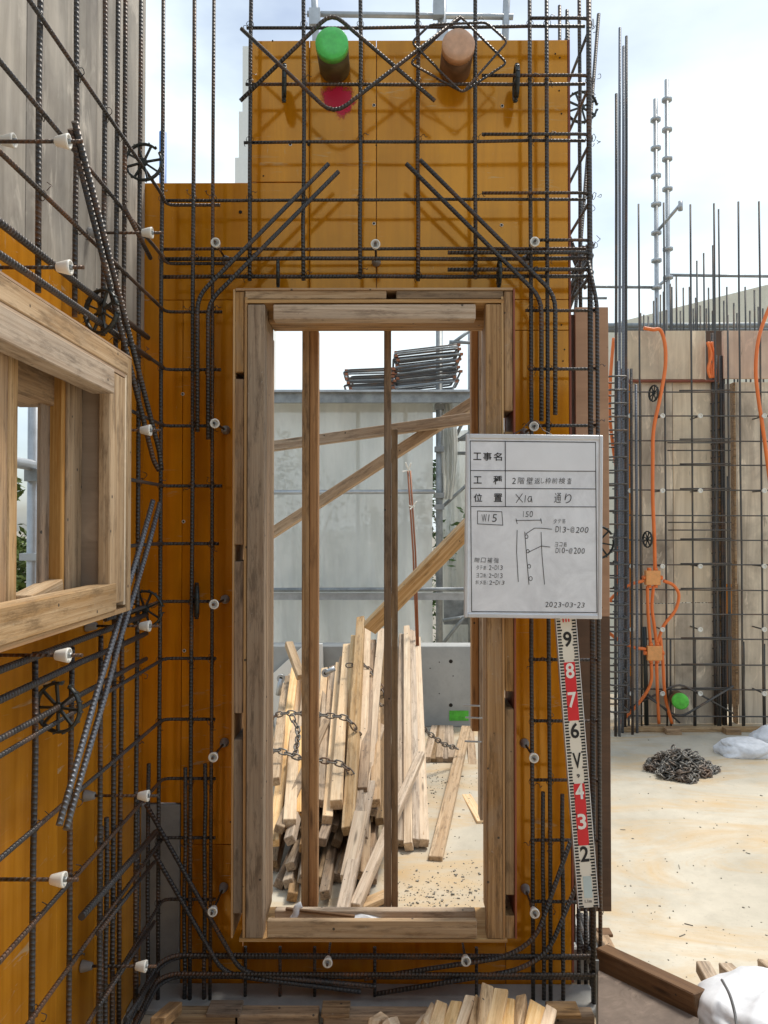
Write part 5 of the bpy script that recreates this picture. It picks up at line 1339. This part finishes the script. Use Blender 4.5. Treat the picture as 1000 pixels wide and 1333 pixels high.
# conduits and boxes
YC = YRB - .05
cd = root('conduit', P(851, 800, YC), 'orange flexible conduit run with two junction boxes on the far bars', 'conduit')
def cond(pts, r=.0135): MB().tube(curve([P(x, y, YC) for x, y in pts], 8), r, 8).build('tube', M['orange'], cd, True)
cond([(838, 427), (850, 429), (860, 430), (866, 450), (866, 480), (859, 520), (851, 560), (850, 600), (850, 650), (852, 700), (853, 742)], .0155)
cond([(843, 763), (844, 800), (847, 838)]); cond([(851, 763), (849, 790), (852, 815), (855, 838)]); cond([(838, 756), (818, 762), (797, 778), (795, 784)]); cond([(864, 756), (877, 762), (884, 775), (879, 795), (864, 815), (856, 838)])
cond([(841, 845), (822, 842), (804, 832), (793, 824)]); cond([(848, 863), (847, 890), (832, 915), (806, 942)]); cond([(855, 863), (856, 900), (858, 942)]); cond([(860, 830), (863, 860), (866, 905), (875, 942)])
for x, y in ((849.5, 752), (851.5, 850)):
    p = P(x, y, YC); w = 19 * YC / F
    link('junction_box', boxmesh((w, .05, w), .004), M['orange_box'], cd, Matrix.Translation(p))
    for dx, dz in ((.5, 0), (-.5, 0), (-.22, .5), (.22, .5), (-.22, -.5), (.22, -.5)):
        q = p + Vector((dx * w, 0, dz * w)); d = Vector((dx if abs(dx) == .5 else 0, 0, dz)).normalized() * .022
        MB().tube([q, q + d], .018, 8).build('connector', M['orange'], cd, True)
c2 = root('conduit', P(990, 500, YC), 'orange conduit curving along the right picture edge', 'conduit')
MB().tube(curve([P(x, y, YC) for x, y in ((1012, 380), (1000, 404), (988, 440), (984, 480), (987, 515), (993, 555), (999, 600), (1004, 640))], 8), .0155, 8).build('tube', M['orange'], c2, True)
c3 = root('conduit', P(798, 500, 6.38), 'orange conduit glimpsed behind the column bars', 'conduit')
MB().tube(curve([P(x, y, 6.38) for x, y in ((799, 440), (795, 490), (794, 540), (798, 580), (803, 620), (806, 700), (803, 760))], 8), .014, 8).build('tube', M['orange'], c3, True)
c4 = root('conduit', P(926, 470, YRB), 'bundle of looped orange conduit in the gap of the far wall', 'conduit')
for k in range(4): MB().tube(curve([P(921 + 2 * k, 445, YRB + .03 * k), P(926 + 2 * k - k % 2 * 4, 462, YRB + .03 * k), P(922 + 3 * k, 480, YRB + .03 * k), P(925 + 2 * k, 492, YRB + .03 * k)], 6), .012, 8).build('tube', M['orange'], c4, True)
tag(MB().tube([P(839, 816, YC + .02), P(840, 850, YC + .02), P(842, 944, YC + .02)], .018, 8).build('black_pipe', M['black_plastic'], None, True), 'short black pipe standing beside the lower junction box', 'pipe')
c = P(886, 913, 6.1); t = root('pipe_sleeve', c, 'far pipe sleeve capped with green tape low on the far wall', 'pipe sleeve')
cb = P(880, 908, YR); MB().tube([c, cb], .062, 20).build('tube', M['tube_brown'], t, True); MB().lathe([(.064, -.03), (.064, .002), (.05, .006), (.002, .006)], 22, Matrix.Translation(c) @ (c - cb).to_track_quat('Z', 'Y').to_matrix().to_4x4()).build('cap', M['lime_tape'], t, True)
# far cones
CF = MB().lathe([(.012, 0), (.02, .03), (.02, .034), (.013, .034), (.012, .028), (0, .028)], 12).mesh('far_cone', True); CF.materials.append(M['white_plastic'])
rown = {542: 'top', 639: 'second', 737: 'middle', 819: 'fourth', 902: 'lowest'}
coln = {819: 'by the column bars', 861: 'beside the orange conduit', 910: 'on the middle panel', 993: 'by the right picture edge'}
for y in rown:
    for x in coln:
        p = P(x + (2 if y > 700 and x == 819 else 0), y, YRB - .05)
        t = root('form_tie', p, 'small white cone %s, %s row of the far wall' % (coln[x], rown[y]), 'form tie', 'small white cones on the far wall')
        link('cone', CF, None, t, Matrix.Translation(p) @ ZtoY()); MB().tube([p, p + Vector((0, .19, 0))], .006, 6).build('rod', M['bar_far'], t, True)
AXs = Matrix.Rotation(R(14), 4, 'Z') @ AX
for x, y, lb in ((851, 512, 'small spacer on the far bars near the top panel edge'), (843, 702, 'small spacer on the far bars left of the upper conduit'), (805, 700, 'small spacer by the far column bars')):
    spacer(P(x, y, YRB - .02), AXs, lb, 1.1, 'spacers on the far bars')

# ------------------------------------------------------------------ unseen panels added behind the camera: reflect in the glossy ply, dim its foot
added_wall = root('formwork_wall', (0, -1.8, 0), 'added unseen brown plywood panels that reflect in and dim the door wall', 'formwork')
for k in range(6): block('plywood_panel', -2.6 + .9 * k + .002, -1.7 + .9 * k - .002, -1.82, -1.805, .004, 3.0, M['ply_wet' if k % 2 else 'ply_old'], added_wall, 'z', .001)
